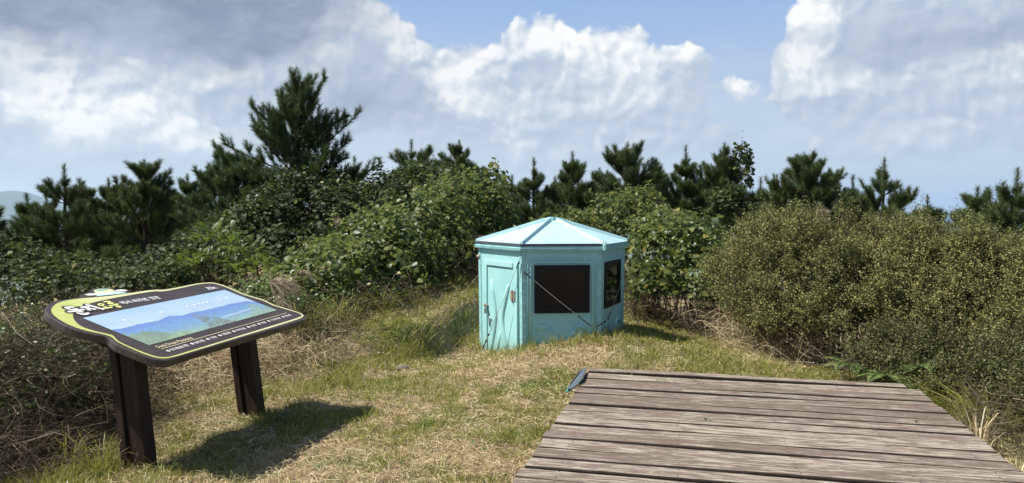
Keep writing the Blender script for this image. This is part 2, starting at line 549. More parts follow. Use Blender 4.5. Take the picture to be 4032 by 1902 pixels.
# far blue hills at the left and the sea at the right
def hill_mesh():
    m_h, nt = mat('forested_hill')
    pos = nt.n('ShaderNodeNewGeometry').outputs['Position']
    finish(nt, principled(nt, nt.ramp(nt.noise(pos, .006, 6, .65), [(.35, (.03, .05, .025)), (.65, (.08, .10, .045))]), .95, .1).outputs[0])
    nx, ny = 150, 40
    xs = np.linspace(-9500, 1500, nx); ys = np.linspace(7600, 11500, ny)
    X, Y = np.meshgrid(xs, ys)
    Z = np.full(X.shape, -330.0)
    for (px, py, w, D) in ((-60, 752, 210, 9000), (60, 752, 130, 9400), (250, 795, 380, 9900), (820, 758, 85, 9300), (600, 800, 400, 9900), (-500, 790, 350, 9500), (1100, 802, 400, 10000)):
        c = at_depth(px, py, D)
        Z = np.maximum(Z, -330 + (c[2] + 330) * np.exp(-((X - c[0]) / (w / FPX * D * 1.25)) ** 2 - ((Y - D) / 1300) ** 2))
    Z += (vnoise(X, Y, 1 / 420., 8) - .5) * 22
    V = np.stack([X, Y, Z], -1).reshape(-1, 3)
    I, J = np.meshgrid(np.arange(nx - 1), np.arange(ny - 1)); b = (J * nx + I).reshape(-1)
    o = new_mesh('hills', V, np.stack([b, b + 1, b + nx + 1, b + nx], 1), m_h, smooth=True)
    tag(o, kind='structure')
hill_mesh()
m_sea, nt = mat('sea_water')
finish(nt, principled(nt, (.03, .08, .13, 1), .25, .5).outputs[0])
sea = new_mesh('sea', [(2500, 5000, -262), (29000, 5000, -262), (29000, 29500, -262), (1500, 29500, -262)], [(0, 1, 2, 3)], m_sea)
tag(sea, kind='structure')

# ------------------------------------------------------------------ wooden deck
DZ = .22
dk = empty('wooden_deck', (.76, 7.1, 0), 'weathered timber deck with peeling brown paint in front of the blue hut', 'deck', rz=math.atan2(-.226, .974))
# local x runs along the boards (to the right), local -y runs back towards the viewer
m_deck, nt = mat('peeling_brown_boards')
tcn = nt.n('ShaderNodeTexCoord')
ge = nt.n('ShaderNodeNewGeometry')
rnd = ge.outputs['Random Per Island']
co = nt.vm('ADD', tcn.outputs['Object'], nt.xyz(nt.m('MULTIPLY', rnd, 37.0), nt.m('MULTIPLY', rnd, 11.0), 0))
grain = nt.noise(nt.vm('MULTIPLY', co, (3.0, 95, 10)), 1.0, 5, .65)
fine = nt.noise(nt.vm('MULTIPLY', co, (9, 260, 10)), 1.0, 4, .7)
patch = nt.noise(nt.vm('MULTIPLY', co, (5.5, 50, 3)), 1.0, 9, .72)
big = nt.noise(nt.vm('MULTIPLY', co, (.8, 5.0, 1)), 1.0, 3, .5)
pe = nt.m('ADD', nt.m('MULTIPLY', patch, .62), nt.m('ADD', nt.m('MULTIPLY', grain, .26), nt.m('MULTIPLY', big, .12)))
pe = nt.m('ADD', pe, nt.m('MULTIPLY_ADD', rnd, .06, -.03))
peel = nt.step(pe, .500, .540)
paint = nt.ramp(nt.m('ADD', nt.m('MULTIPLY', grain, .6), nt.m('MULTIPLY', fine, .4)), [(.30, (.048, .035, .026)), (.44, (.115, .088, .068)), (.56, (.165, .131, .104)), (.72, (.27, .225, .185))])
paint = nt.mix(nt.m('MULTIPLY', rnd, .35), paint, (.175, .135, .107, 1))
bare = nt.ramp(nt.m('ADD', nt.m('MULTIPLY', grain, .45), nt.m('MULTIPLY', fine, .55)), [(.28, (.13, .105, .082)), (.45, (.26, .225, .18)), (.62, (.40, .355, .295)), (.8, (.54, .49, .42))])
dc = nt.mix(peel, paint, bare)
knots = nt.step(nt.noise(nt.vm('MULTIPLY', co, (3.2, 16, 3)), 1.0, 2, .5), .73, .77)
dc = nt.mix(nt.m('MULTIPLY', knots, .7), dc, (.04, .03, .022, 1))
finish(nt, principled(nt, dc, .85, .2, normal=bump(nt, nt.m('ADD', nt.m('MULTIPLY', grain, .7), nt.m('MULTIPLY', peel, -.4)), .55, .006)).outputs[0])

bw = MB()
y = 0.0
r2 = random.Random(3)
edge_y = []
for k in range(40):
    wd = r2.uniform(.158, .184)
    gap = r2.choice([.005, .007, .009, .012, .016]) if k else .036
    x0, x1 = (-.02 + r2.uniform(-.01, .012), 2.86 + r2.uniform(-.015, .02))
    x0 -= .030 * max(0.0, -y - .9)
    if k == 0: x0, x1, wd = .0, 2.78, .135
    if k == 1: x0 = -.02
    # a board as a strip with a little warp and ragged long edges
    seg = 16
    z0 = DZ + (.016 if k == 0 else r2.uniform(-.004, .004))
    tw = r2.uniform(-.004, .004)
    V, F = [], []
    for s_ in range(seg + 1):
        t = s_ / seg
        xx = x0 + (x1 - x0) * t
        wob = .004 * math.sin(t * 7 + k * 1.7) + r2.uniform(-.0025, .0025)
        zz = z0 + .004 * math.sin(t * 5 + k * 2.3)
        ya, yb = y + wob, y - wd + wob * .5 + r2.uniform(-.003, .003)
        c = .008
        V += [(xx, ya, zz - .03), (xx, ya, zz - c + tw), (xx, ya - c, zz + tw), (xx, yb + c, zz - tw), (xx, yb, zz - c - tw), (xx, yb, zz - .03)]
    for s_ in range(seg):
        a = s_ * 6
        F += [(a + j, a + j + 6, a + j + 7, a + j + 1) for j in range(5)]
    F += [tuple(range(6)), tuple(seg * 6 + j for j in range(6))[::-1]]
    bw.mi_side = None
    bw.cur = 0; bw.add(V, F)
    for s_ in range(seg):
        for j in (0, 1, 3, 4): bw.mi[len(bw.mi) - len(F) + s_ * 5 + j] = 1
    for xx in (.15, .85, 1.55, 2.2, 2.68):                 # two rusty screws over every joist
        for q in (.28, .74):
            cx_, cy_ = xx + r2.uniform(-.012, .012), y - wd * q + r2.uniform(-.006, .006)
            bw.cur = 2
            bw.add([(cx_ + .0055 * math.cos(t * PI / 3), cy_ + .0055 * math.sin(t * PI / 3), z0 + .0075) for t in range(6)], [tuple(range(6))])
    bw.cur = 0
    edge_y.append(y - wd)
    y -= wd + gap
m_joist = plain('dark_joist_timber', (.06, .045, .035), .9, .2, vary=.4)
m_edge_shade = plain('shaded_board_edge', (.035, .028, .022), .95, .1, vary=.4, scale=20)  # board sides coloured dark to paint shade into the seams
boards = bw.build('boards', [m_deck, m_edge_shade, plain('rusty_screw', (.06, .035, .022), .7, .3, .3)], dk)
jb = MB()
for xx in (.15, .85, 1.55, 2.2, 2.68):
    jb.box((xx, y / 2, DZ - .105), (.035, 0, 0), (0, -y / 2 - .06, 0), (0, 0, .072))
jb.box((1.4, -.05, DZ - .12), (1.36, 0, 0), (0, .02, 0), (0, 0, .07))
jb.build('joists', m_joist, dk)
# torn rubber strip nailed along the left edge: grey on top, turquoise under-layer
m_rub = plain('grey_rubber', (.10, .13, .155), .7, .35, vary=.35, scale=40)
m_tur = plain('turquoise_foam', (.07, .38, .35), .7, .3, vary=.2, scale=30)
rs = MB()
rs.add([(-.045, -.12, DZ + .04), (-.018, -.12, DZ + .045), (-.012, -.35, DZ + .04), (-.006, -.55, DZ + .035), (-.022, -.72, DZ + .025), (-.055, -.86, DZ + .014), (-.088, -.87, DZ + .016), (-.085, -.70, DZ + .03), (-.070, -.45, DZ + .04), (-.062, -.25, DZ + .042)], [tuple(range(10))[::-1]])
strip = rs.build('edge_strip', m_rub, dk)
sm = strip.modifiers.new('thickness', 'SOLIDIFY'); sm.thickness = .014
rs = MB()
rs.add([(-.075, -.38, DZ + .022), (-.05, -.42, DZ + .020), (-.075, -.85, DZ - .006), (-.102, -.88, DZ - .006), (-.099, -.70, DZ + .006), (-.088, -.50, DZ + .016)], [tuple(range(6))[::-1]])
tq = rs.build('strip_backing', m_tur, strip)
sm = tq.modifiers.new('thickness', 'SOLIDIFY'); sm.thickness = .010

# ------------------------------------------------------------------ six-sided blue fibreglass hut
HX, HY, HR, HYAW = .52, 9.5, .95, R(5)
Z0, Z1 = -.25, 1.30
hut = empty('lookout_hut', (HX, HY, 0), 'small six-sided turquoise fibreglass hut with a pyramid roof on the grass', 'hut', rz=HYAW)
m_hut, nt = mat('turquoise_fibreglass')
tcn = nt.n('ShaderNodeTexCoord')
ob = tcn.outputs['Object']
f1 = nt.noise(ob, 2.2, 6, .62); f2 = nt.noise(ob, 26, 5, .7)
base = nt.mix(nt.step(f1, .38, .66), (.265, .535, .54, 1), (.33, .60, .595, 1))
st = nt.noise(nt.vm('MULTIPLY', ob, (14, 14, 1.1)), 1.0, 5, .65)
sp_ = nt.n('ShaderNodeSeparateXYZ'); nt.put(sp_.inputs[0], ob)
base = nt.mix(nt.m('MULTIPLY', nt.step(st, .52, .72), .42), base, (.36, .43, .38, 1))        # rain streaks
base = nt.mix(nt.m('MULTIPLY', nt.step(f2, .60, .72), .5), base, (.14, .32, .33, 1))        # grime spots
base = nt.mix(nt.m('MULTIPLY', nt.step(nt.m('ADD', sp_.outputs[2], nt.m('MULTIPLY', f1, .3)), .46, .12), .7), base, (.22, .36, .30, 1))  # splashed soil at the foot
finish(nt, principled(nt, base, .5, .4, normal=bump(nt, f2, .12, .004)).outputs[0])
m_roof, nt = mat('pale_turquoise_roof')
ob = nt.n('ShaderNodeTexCoord').outputs['Object']
f1 = nt.noise(ob, 3.0, 6, .65)
finish(nt, principled(nt, nt.mix(nt.step(f1, .45, .72), (.40, .61, .64, 1), (.335, .53, .575, 1)), .48, .45, normal=bump(nt, nt.noise(ob, 30, 4, .6), .08, .004)).outputs[0])
m_trim = plain('turquoise_trim', (.30, .57, .575), .5, .4, vary=.25, scale=14)
m_seal = plain('dark_sealant', (.075, .085, .10), .6, .3, vary=.4, scale=25)
m_frame = plain('dark_maroon_frame', (.010, .006, .006), .5, .25, vary=.3, scale=20)
m_frame2 = plain('black_sash', (.007, .007, .008), .45, .25)
m_pane, nt = mat('dark_window_glass')
pb = principled(nt, (.004, .004, .004, 1), .06, .28)
finish(nt, pb.outputs[0])
m_rust = plain('rusty_steel', (.22, .15, .10), .65, .4, .4, scale=60, col2=(.55, .50, .42))
m_steel = plain('grey_steel', (.36, .35, .33), .4, .5, .8, vary=.4, scale=60)
m_wire = plain('steel_wire', (.42, .39, .34), .5, .5, .5)
m_dkwire = plain('dark_wire_clamp', (.03, .03, .035), .5, .5, .5)

def corner(k, r):
    th = R(-90 + 60 * k)
    return np.array([r * math.sin(th), -r * math.cos(th)])
def face_frame(k):
    """face k between corner k and k+1: origin at mid-bottom (z=0), axis along, outward normal"""
    a, b = corner(k, HR), corner(k + 1, HR)
    ax = (b - a) / np.linalg.norm(b - a)
    nrm = np.array([ax[1], -ax[0]])
    return np.array([*(a + b) / 2, 0]), np.array([*ax, 0]), np.array([*nrm, 0])
UP = np.array([0, 0, 1.0])
W2 = HR / 2
wb = MB()
V = [(*corner(k, HR - .022), Z0) for k in range(6)] + [(*corner(k, HR), Z1) for k in range(6)]
wb.add(V, [(k, (k + 1) % 6, 6 + (k + 1) % 6, 6 + k) for k in range(6)] + [tuple(range(6))[::-1], tuple(range(6, 12))])
wall = wb.build('wall', m_hut, hut)

def rel(mb, k, pts, r, sink=.35, n=8):
    """embossed rib on face k; pts in (along, z); wall leans in a little towards the foot"""
    o, ax, nr = face_frame(k)
    P_ = []
    for (s, z) in pts:
        P_.append(o + ax * s + UP * z + nr * (-.019 * (Z1 - z) / (Z1 - Z0) - r * sink + .002))
    mb.tube(P_, r, n)
def rrect(x0, z0, x1, z1, c, open_bottom=None):
    p = []
    for (cx_, cz_, a0) in ((x0 + c, z1 - c, 180), (x1 - c, z1 - c, 90)):
        for q in range(4):
            t = R(a0 - q * 30); p.append((cx_ + c * math.cos(t), cz_ + c * math.sin(t)))
    return [(x0, z0)] + p + [(x1, z0)]
rb = MB()
for k in (1, 2, 3, 4, 5):
    rel(rb, k, rrect(-.372, -.1, .372, 1.150, .05), .020, .25)
    rel(rb, k, rrect(-.405, -.1, .405, 1.18, .06), .013, .25)
for k in (1, 2):                                            # arms of the raised X below the windows
    rel(rb, k, [(-.30, .335), (-.25, .39), (-.18, .385), (-.13, .33), (-.02, .17), (.06, .05)], .034, .45)
    rel(rb, k, [(.29, .33), (.24, .385), (.18, .37), (.05, .19), (-.06, .04)], .034, .45)
rb.build('embossed_rib', m_hut, wall, smooth=True)
# corner flanges with bolts
for k in range(6):
    fb = MB()
    c0 = np.array([*corner(k, HR + .004), 0]); d = np.array([*corner(k, 1.0), 0])
    for kk, sgn in ((k - 1, -1), (k, 1)):
        o, ax, nr = face_frame(kk % 6)
        cc = np.array([*corner(k, HR), 0]) + ax * sgn * .028
        lo, hi = cc + UP * Z0 - nr * .020, cc + UP * (Z1 - .02)
        fb.add([lo - ax * .026 - nr * .0, lo + ax * .026, hi + ax * .026, hi - ax * .026, lo - ax * .026 + nr * .007, lo + ax * .026 + nr * .007, hi + ax * .026 + nr * .007, hi - ax * .026 + nr * .007],
               [(4, 5, 6, 7), (0, 4, 7, 3), (1, 2, 6, 5), (3, 7, 6, 2)])
        for q in range(9):
            z = .12 + q * .135
            p = cc + UP * z + nr * (.007 - .020 * (Z1 - z) / (Z1 - Z0))
            fb.tube([p, p + nr * .006], [.008, .005], 6)
    fb.build('corner_flange', m_trim, wall)

def window(k, x0, z0, x1, z1):
    o, ax, nr = face_frame(k)
    o = o - nr * .008
    fr = MB()
    def ring(mb, a0, b0, a1, b1, t, d0, d1):
        for (c, hx, hz) in (((a0 + t / 2, (b0 + b1) / 2), t / 2, (b1 - b0) / 2), ((a1 - t / 2, (b0 + b1) / 2), t / 2, (b1 - b0) / 2),
                            (((a0 + a1) / 2, b0 + t / 2), (a1 - a0) / 2 - t - .0005, t / 2), (((a0 + a1) / 2, b1 - t / 2), (a1 - a0) / 2 - t - .0005, t / 2)):
            mb.box(o + ax * c[0] + UP * c[1] + nr * (d0 + d1) / 2, ax * hx, UP * hz, nr * (d1 - d0) / 2)
    ring(fr, x0, z0, x1, z1, .038, -.02, .030)
    f = fr.build('window', m_frame, hut, bevel=.003)
    sa = MB(); ring(sa, x0 + .039, z0 + .039, x1 - .039, z1 - .039, .028, -.02, .018)
    sa.build('sash', m_frame2, f)
    pa = MB()
    pa.box(o + ax * (x0 + x1) / 2 + UP * (z0 + z1) / 2 + nr * .006, ax * ((x1 - x0) / 2 - .06), UP * ((z1 - z0) / 2 - .06), nr * .003)
    pa.build('pane', m_pane, f)
    return f
window(1, -.33, .545, .33, 1.115)
window(2, -.39, .58, .25, 1.14)

# door on the left-hand face
o, ax, nr = face_frame(0)
def slab(mb, x0, z0, x1, z1, d0, d1):
    for_z = .020 * (Z1 - (z0 + z1) / 2) / (Z1 - Z0)
    mb.box(o + ax * (x0 + x1) / 2 + UP * (z0 + z1) / 2 + nr * ((d0 + d1) / 2 - for_z), ax * (x1 - x0) / 2, UP * (z1 - z0) / 2, nr * (d1 - d0) / 2)
df = MB()
slab(df, -.345, -.2, -.262, 1.135, -.02, .030); slab(df, .315, -.2, .398, 1.135, -.02, .030); slab(df, -.261, 1.072, .314, 1.135, -.02, .030)
df.build('door_frame', m_hut, hut, bevel=.006)
dm = MB(); slab(dm, -.250, -.2, .306, 1.058, -.02, .020)
door = dm.build('door', m_hut, hut, bevel=.005)
xr = MB()
def rel2(pts, r, sink):
    P_ = [o + ax * s + UP * z + nr * (.018 - .02 * (Z1 - z) / (Z1 - Z0) - max(r) * sink) for (s, z) in pts]
    xr.tube(P_, r, 10)
rel2([(-.175, .905), (-.165, .89), (-.13, .74), (-.085, .57), (-.07, .44), (-.10, .28), (-.15, .10), (-.18, -.05)], [.012, .034, .040, .043, .046, .043, .040, .038], .36)
rel2([(.22, .87), (.21, .855), (.155, .70), (.095, .54), (.075, .43), (.10, .28), (.16, .10), (.20, -.05)], [.012, .034, .040, .043, .046, .043, .040, .038], .36)
rel2([(.03, .275), (.025, .26), (-.01, .12), (-.04, -.05)], [.012, .030, .036, .036], .36)
xr.build('embossed_cross', m_hut, door, smooth=True)
hg = MB()
slab(hg, .272, .68, .300, .80, .030, .036); slab(hg, .330, .68, .365, .80, .031, .037)
hp = o + ax * .314 + nr * .030
hg.tube([hp + UP * .67, hp + UP * .81], .011, 8)
hg.build('hinge', m_rust, door)
hs = MB()
slab(hs, -.300, .555, -.235, .585, .031, .038)
p = o + ax * -.262 + UP * .565 + nr * .04
hs.tube([p + nr * .0, p + nr * .022], .016, 8)
hs.build('hasp', m_rust, door)
pl = MB()
c = o + ax * -.245 + UP * .495 + nr * .045
pl.box(c, ax * .018, UP * .03, nr * .01)
pl.tube([c + ax * .012 * math.cos(t) + UP * (.03 + .026 * math.sin(t)) for t in np.linspace(0, PI, 7)], .004, 6)
pl.build('padlock', m_steel, door)
ri = MB()
c = o + ax * -.17 + UP * .37 + nr * .035
ri.tube([c + ax * .024 * math.cos(t) + UP * .062 * math.sin(t) + nr * .01 * math.cos(t) for t in np.linspace(0, 2 * PI, 15)], .0065, 6)
ri.build('pull_ring', m_steel, door)

# roof
RE = HR + .05
ZE, ZA = 1.335, 1.625
rm = MB()
ring0 = [np.array([*corner(k, RE), ZE + .022]) for k in range(6)]
top = [np.array([*corner(k, .10), ZA]) for k in range(6)]
rm.add(ring0 + top, [(k, (k + 1) % 6, 6 + (k + 1) % 6, 6 + k) for k in range(6)] + [tuple(range(6, 12))])
roof = rm.build('roof', m_roof, hut)
rg = MB()
for k in range(6):
    a, b = ring0[k] * np.array([.985, .985, 1]), top[k]
    d = np.array([*corner(k, 1.0), 0]); tn = np.array([-d[1], d[0], 0])
    w_, h_ = .030, .036
    A = [a - tn * w_, a - tn * w_ * .45 + UP * h_, a + tn * w_ * .45 + UP * h_, a + tn * w_]
    B = [b - tn * w_, b - tn * w_ * .45 + UP * h_, b + tn * w_ * .45 + UP * h_, b + tn * w_]
    rg.add(A + B, [(0, 1, 5, 4), (1, 2, 6, 5), (2, 3, 7, 6), (3, 2, 1, 0), (4, 5, 6, 7)])
rg.build('ridge', m_roof, roof)
fa_ = MB()
for k in range(6):
    P_ = []
    for r_, z in ((RE - .06, ZE - .05), (RE + .004, ZE - .05), (RE + .012, ZE - .018), (RE - .004, ZE - .014), (RE - .004, ZE + .004)):
        P_.append((r_, z))
    a = [np.array([*corner(k, r_), z]) for r_, z in P_]; b = [np.array([*corner(k + 1, r_), z]) for r_, z in P_]
    fa_.add(a + b, [(j, j + 1, j + 6, j + 5) for j in range(4)])
fa_.build('fascia', m_trim, roof)
se = MB()
for k in range(6):
    P_ = ((RE - .004, ZE + .005), (RE + .006, ZE + .006), (RE + .005, ZE + .030), (RE - .035, ZE + .034))
    if k == 2: P_ = ((RE - .004, ZE + .005), (RE + .002, ZE + .006), (RE + .001, ZE + .010), (RE - .035, ZE + .030))
    a = [np.array([*corner(k, r_), z]) for r_, z in P_]; b = [np.array([*corner(k + 1, r_), z]) for r_, z in P_]
    se.cur = 1 if k == 2 else 0
    se.add(a + b, [(j, j + 1, j + 5, j + 4) for j in range(3)])
se.build('sealed_edge', [m_seal, m_trim], roof)
cp = MB()
cp.tube([(0, 0, ZA - .03), (0, 0, ZA + .045)], .072, 6)
d3 = np.array([*corner(3, 1.0), 0]); t3 = np.array([-d3[1], d3[0], 0])
cp.add([d3 * .05 - t3 * .05 + UP * (ZA + .05), d3 * .05 + t3 * .05 + UP * (ZA + .05), d3 * .18 + t3 * .035 + UP * (ZA - .005), d3 * .18 - t3 * .035 + UP * (ZA - .005),
        d3 * .05 - t3 * .05 + UP * (ZA + .0), d3 * .05 + t3 * .05 + UP * (ZA + .0), d3 * .18 + t3 * .035 + UP * (ZA - .04), d3 * .18 - t3 * .035 + UP * (ZA - .04)],
       [(0, 3, 2, 1), (3, 7, 6, 2), (0, 4, 7, 3), (1, 2, 6, 5)])
cp.build('roof_cap', m_trim, roof, bevel=.006)
lug = MB()
c = np.array([*corner(2, RE + .006), ZE])
lug.tube([c + UP * -.045, c + UP * .02, c + UP * .055], [.026, .028, .012], 8)
lug.build('corner_lug', m_trim, roof)
eb = MB()
c = np.array([*corner(0, HR + .01), 1.17])
eb.tube([c, c + np.array([.02, -.03, 0])], [.022, .016], 8)
eb.build('eye_bolt', m_rust, wall)

# guy wires (each is clipped to the hut and pegged to the ground)
Mh = Matrix.Translation((HX, HY, 0)) @ Matrix.Rotation(HYAW, 4, 'Z')
def hutp(k, r, z):
    c = corner(k, r); return np.array(Mh @ Vector((c[0], c[1], z)))
def wire(pts, clamps, label, loops=()):
    root = empty('guy_wire', tuple(pts[-1]), label, 'wire', 'guy wires holding the hut')
    off = np.array(pts[-1])
    mb = MB(); mb.tube([np.array(p) - off for p in pts], .0030, 6)
    mb.build('cable', m_wire, root)
    segs = [np.array(p) for p in pts]
    L = np.cumsum([0] + [np.linalg.norm(segs[j + 1] - segs[j]) for j in range(len(segs) - 1)])
    def at(t):
        s = t * L[-1]; j = min(max(np.searchsorted(L, s) - 1, 0), len(segs) - 2)
        q = (s - L[j]) / (L[j + 1] - L[j] + 1e-9); return segs[j] * (1 - q) + segs[j + 1] * q - off
    for t in clamps:
        cb = MB(); p0, p1 = at(t - .012), at(t + .012)
        cb.tube([p0, (p0 + p1) / 2, p1], [.007, .013, .007], 7)
        cb.build('cable_clamp', m_dkwire, root)
    for (t0, t1) in loops:
        lb = MB(); lb.tube([at(t) for t in np.linspace(t0, t1, 5)], .007, 6)
        lb.build('turnbuckle', m_dkwire, root)
A0 = hutp(1, HR + .02, 1.22)
gA = at_depth(1899, 1378, 8.95)
wire([A0, A0 + (gA - A0) * .5 + np.array([0, -.01, -.006]), gA], [.07, .83, .90, .96], 'thin steel wire slanting down across the hut door to a peg', [(.05, .12), (.88, .99)])
A1 = hutp(1, HR + .02, 1.06)
gB = np.array([.93, 8.50, float(ground_z(.93, 8.50)) + .06])
gB = at_depth(2335, 1290, 8.48)
wire([A1, (A1 + gB) / 2 + np.array([0, -.005, -.008]), gB], [.07, .70, .80, .93], 'steel wire slanting across the front window down to the right peg', [(.04, .14), (.80, .97)])
A2 = hutp(3, HR + .02, 1.12)
gC = at_depth(2392, 1262, 8.75)
wire([A2, (A2 + gC) / 2 + np.array([.02, -.01, -.01]), gC, at_depth(2340, 1292, 8.46)], [.74, .80, .88], 'wire running down past the hut side window to the right peg', [(.66, .74), (.80, .98)])
A3 = hutp(0, HR + .02, 1.17)
A3b = at_depth(1884, 1083, 9.5)
gD = at_depth(1752, 1232, 9.9)
wire([A3b, (A3b + gD) / 2 + np.array([0, 0, -.01]), gD], [], 'thin wire running left from the hut corner into the grass')
# timber post standing behind the hut
pb_ = MB()
pz = at_depth(1901, 929, 10.6)
for (dx, w_) in ((-.042, .018), (.028, .045)):
    pb_.box((dx, 0, (pz[2] - .1) / 2), (w_, 0, 0), (0, .05, 0), (0, 0, (pz[2] + .1) / 2))
m_post = plain('weathered_grey_timber', (.20, .165, .135), .9, .2, vary=.45, scale=12)
po = pb_.build('timber_post', m_post, None, bevel=.006)
po.location = (pz[0], pz[1], 0)
tag(po, 'grey square timber post standing behind the left corner of the hut', 'post')

# ------------------------------------------------------------------ tilted information board
D0 = 5.0
qd = [(325, 1253), (883, 1142), (1094, 1221), (592, 1359)]
tt = [1.0, 1.30943934, 1.29092998, 0.98149064]
cam0 = np.array([0, 0, EYE])
sc_ = D0 / ray(*qd[0])[1]
Q = [cam0 + ray(*q) * t * sc_ for q, t in zip(qd, tt)]
bu = Q[1] - Q[0]; BW = np.linalg.norm(bu); bu /= BW
bv = Q[3] - Q[0]; bv -= bu * np.dot(bu, bv); BH = np.linalg.norm(bv); bv /= BH
bn = np.cross(bv, bu); bn /= np.linalg.norm(bn)
if bn[2] < 0: bn = -bn
def uv(px, py):
    d = ray(px, py); t = np.dot(bn, Q[0] - cam0) / np.dot(bn, d)
    p = cam0 + d * t - Q[0]
    return (float(np.dot(p, bu)), float(np.dot(p, bv)))
def uvs(pts, ox=0, oy=0, s=1.0):
    return [uv(ox + a * s, oy + b * s) for a, b in pts]
def smooth_poly(p, n=2):
    for _ in range(n):
        o_ = []
        for a, b in zip(p, p[1:] + p[:1]):
            o_ += [(a[0] * .75 + b[0] * .25, a[1] * .75 + b[1] * .25), (a[0] * .25 + b[0] * .75, a[1] * .25 + b[1] * .75)]
        p = o_
    return p
def smooth_line(p, n=2):
    for _ in range(n):
        o_ = [p[0]]
        for a, b in zip(p, p[1:]):
            o_ += [(a[0] * .75 + b[0] * .25, a[1] * .75 + b[1] * .25), (a[0] * .25 + b[0] * .75, a[1] * .25 + b[1] * .75)]
        p = o_ + [p[-1]]
    return p

base_pt = Q[0] + bu * BW * .45 + bv * BH * .6
board = empty('information_board', (base_pt[0], base_pt[1], 0), 'tilted brown information board with a blue panorama picture and green border on two dark posts', 'information board')
BO = Vector((base_pt[0], base_pt[1], 0))
Q0l = Q[0] - np.array(BO)                                # local origin of the board plane

def on_board(mb_poly, h0, h1, mb=None):
    mb = mb or MB()
    # poly orientation so that the top faces outward
    area = sum(a[0] * b[1] - a[1] * b[0] for a, b in zip(mb_poly, mb_poly[1:] + mb_poly[:1]))
    sgn = np.dot(np.cross(bu, bv), bn)
    if area * sgn < 0: mb_poly = mb_poly[::-1]
    mb.prism(mb_poly, Q0l, bu, bv, bn, h0, h1)
    return mb
def flat(name, poly, h, m, parent):
    area = sum(a[0] * b[1] - a[1] * b[0] for a, b in zip(poly, poly[1:] + poly[:1]))
    if area * np.dot(np.cross(bu, bv), bn) < 0: poly = poly[::-1]
    V = [Q0l + bu * a + bv * b + bn * h for a, b in poly]
    return new_mesh(name, V, [tuple(range(len(poly)))], m, False, parent)
def stroke(mb, pts, wd, h, closed=False, n=2):
    """flat rounded pen stroke on the board"""
    p = smooth_line(list(pts), n) if not closed else smooth_poly(list(pts), n)
    p = [np.array(q) for q in p]
    if closed: p = p + [p[0]]
    L, Rr = [], []
    for i_, q in enumerate(p):
        a = p[max(i_ - 1, 0)]; b = p[min(i_ + 1, len(p) - 1)]
        if closed and i_ in (0, len(p) - 1): a, b = p[-2], p[1]
        d = b - a; d = d / (np.linalg.norm(d) + 1e-9); nn = np.array([-d[1], d[0]])
        L.append(q + nn * wd / 2); Rr.append(q - nn * wd / 2)
    w3 = lambda q: Q0l + bu * q[0] + bv * q[1] + bn * h
    sg = np.dot(np.cross(bu, bv), bn)
    V = [w3(q) for q in L] + [w3(q) for q in Rr]; m_ = len(L)
    F = [(i_, i_ + 1, m_ + i_ + 1, m_ + i_) for i_ in range(m_ - 1)]
    if sg > 0: F = [f[::-1] for f in F]
    mb.add(V, F)
    if not closed:
        for q, o2 in ((p[0], p[0] - p[1]), (p[-1], p[-1] - p[-2])):
            o2 = o2 / (np.linalg.norm(o2) + 1e-9); a0 = math.atan2(o2[1], o2[0])
            ring = [q + wd / 2 * np.array([math.cos(a0 + t), math.sin(a0 + t)]) for t in np.linspace(-PI / 2, PI / 2, 8)]
            f = tuple(range(8)) if sg > 0 else tuple(range(8))[::-1]
            mb.add([w3(q2) - bn * .0002 for q2 in ring], [f])

s1, s2 = 600 / 1970., 650 / 2134.
O1, O2 = (150, 1080), (600, 1080)
left_top = uvs([(1500, 188), (1190, 232), (900, 262), (540, 297), (300, 326), (180, 357), (115, 397), (87, 440), (92, 490), (130, 535), (250, 612), (400, 690), (560, 742), (720, 782), (830, 800), (905, 812), (945, 860), (1000, 905), (1100, 950), (1300, 1032), (1450, 1085), (1550, 1110), (1640, 1117), (1720, 1107)], *O1, s1)
right_part = uvs([(400, 1052), (1000, 872), (1600, 702), (1900, 612), (1975, 585), (2000, 560), (1985, 535), (1940, 505), (1850, 470), (1720, 432), (1590, 402), (1500, 362), (1400, 317), (1290, 282), (1180, 252), (1090, 212), (1000, 166), (900, 130), (800, 102), (730, 97), (640, 103), (550, 115), (300, 165), (130, 192)], *O2, s2)
outline = smooth_poly(left_top + right_part, 1)
m_bwood, nt = mat('dark_stained_board')
tcn = nt.n('ShaderNodeTexCoord')
au = nt.n('ShaderNodeVectorMath', operation='DOT_PRODUCT'); nt.put(au.inputs[0], tcn.outputs['Object']); au.inputs[1].default_value = tuple(bu)
av = nt.n('ShaderNodeVectorMath', operation='DOT_PRODUCT'); nt.put(av.inputs[0], tcn.outputs['Object']); av.inputs[1].default_value = tuple(bv)
cw = nt.xyz(nt.m('MULTIPLY', au.outputs['Value'], 3.0), nt.m('MULTIPLY', av.outputs['Value'], 70.0))
gr_ = nt.noise(cw, 1.0, 5, .65, .3)
finish(nt, principled(nt, nt.ramp(gr_, [(.3, (.026, .020, .0165)), (.55, (.056, .042, .035)), (.75, (.088, .066, .055))]), .42, .5, normal=bump(nt, gr_, .25, .004)).outputs[0])
panel = on_board(outline, -.052, 0).build('panel', m_bwood, board, bevel=.007)

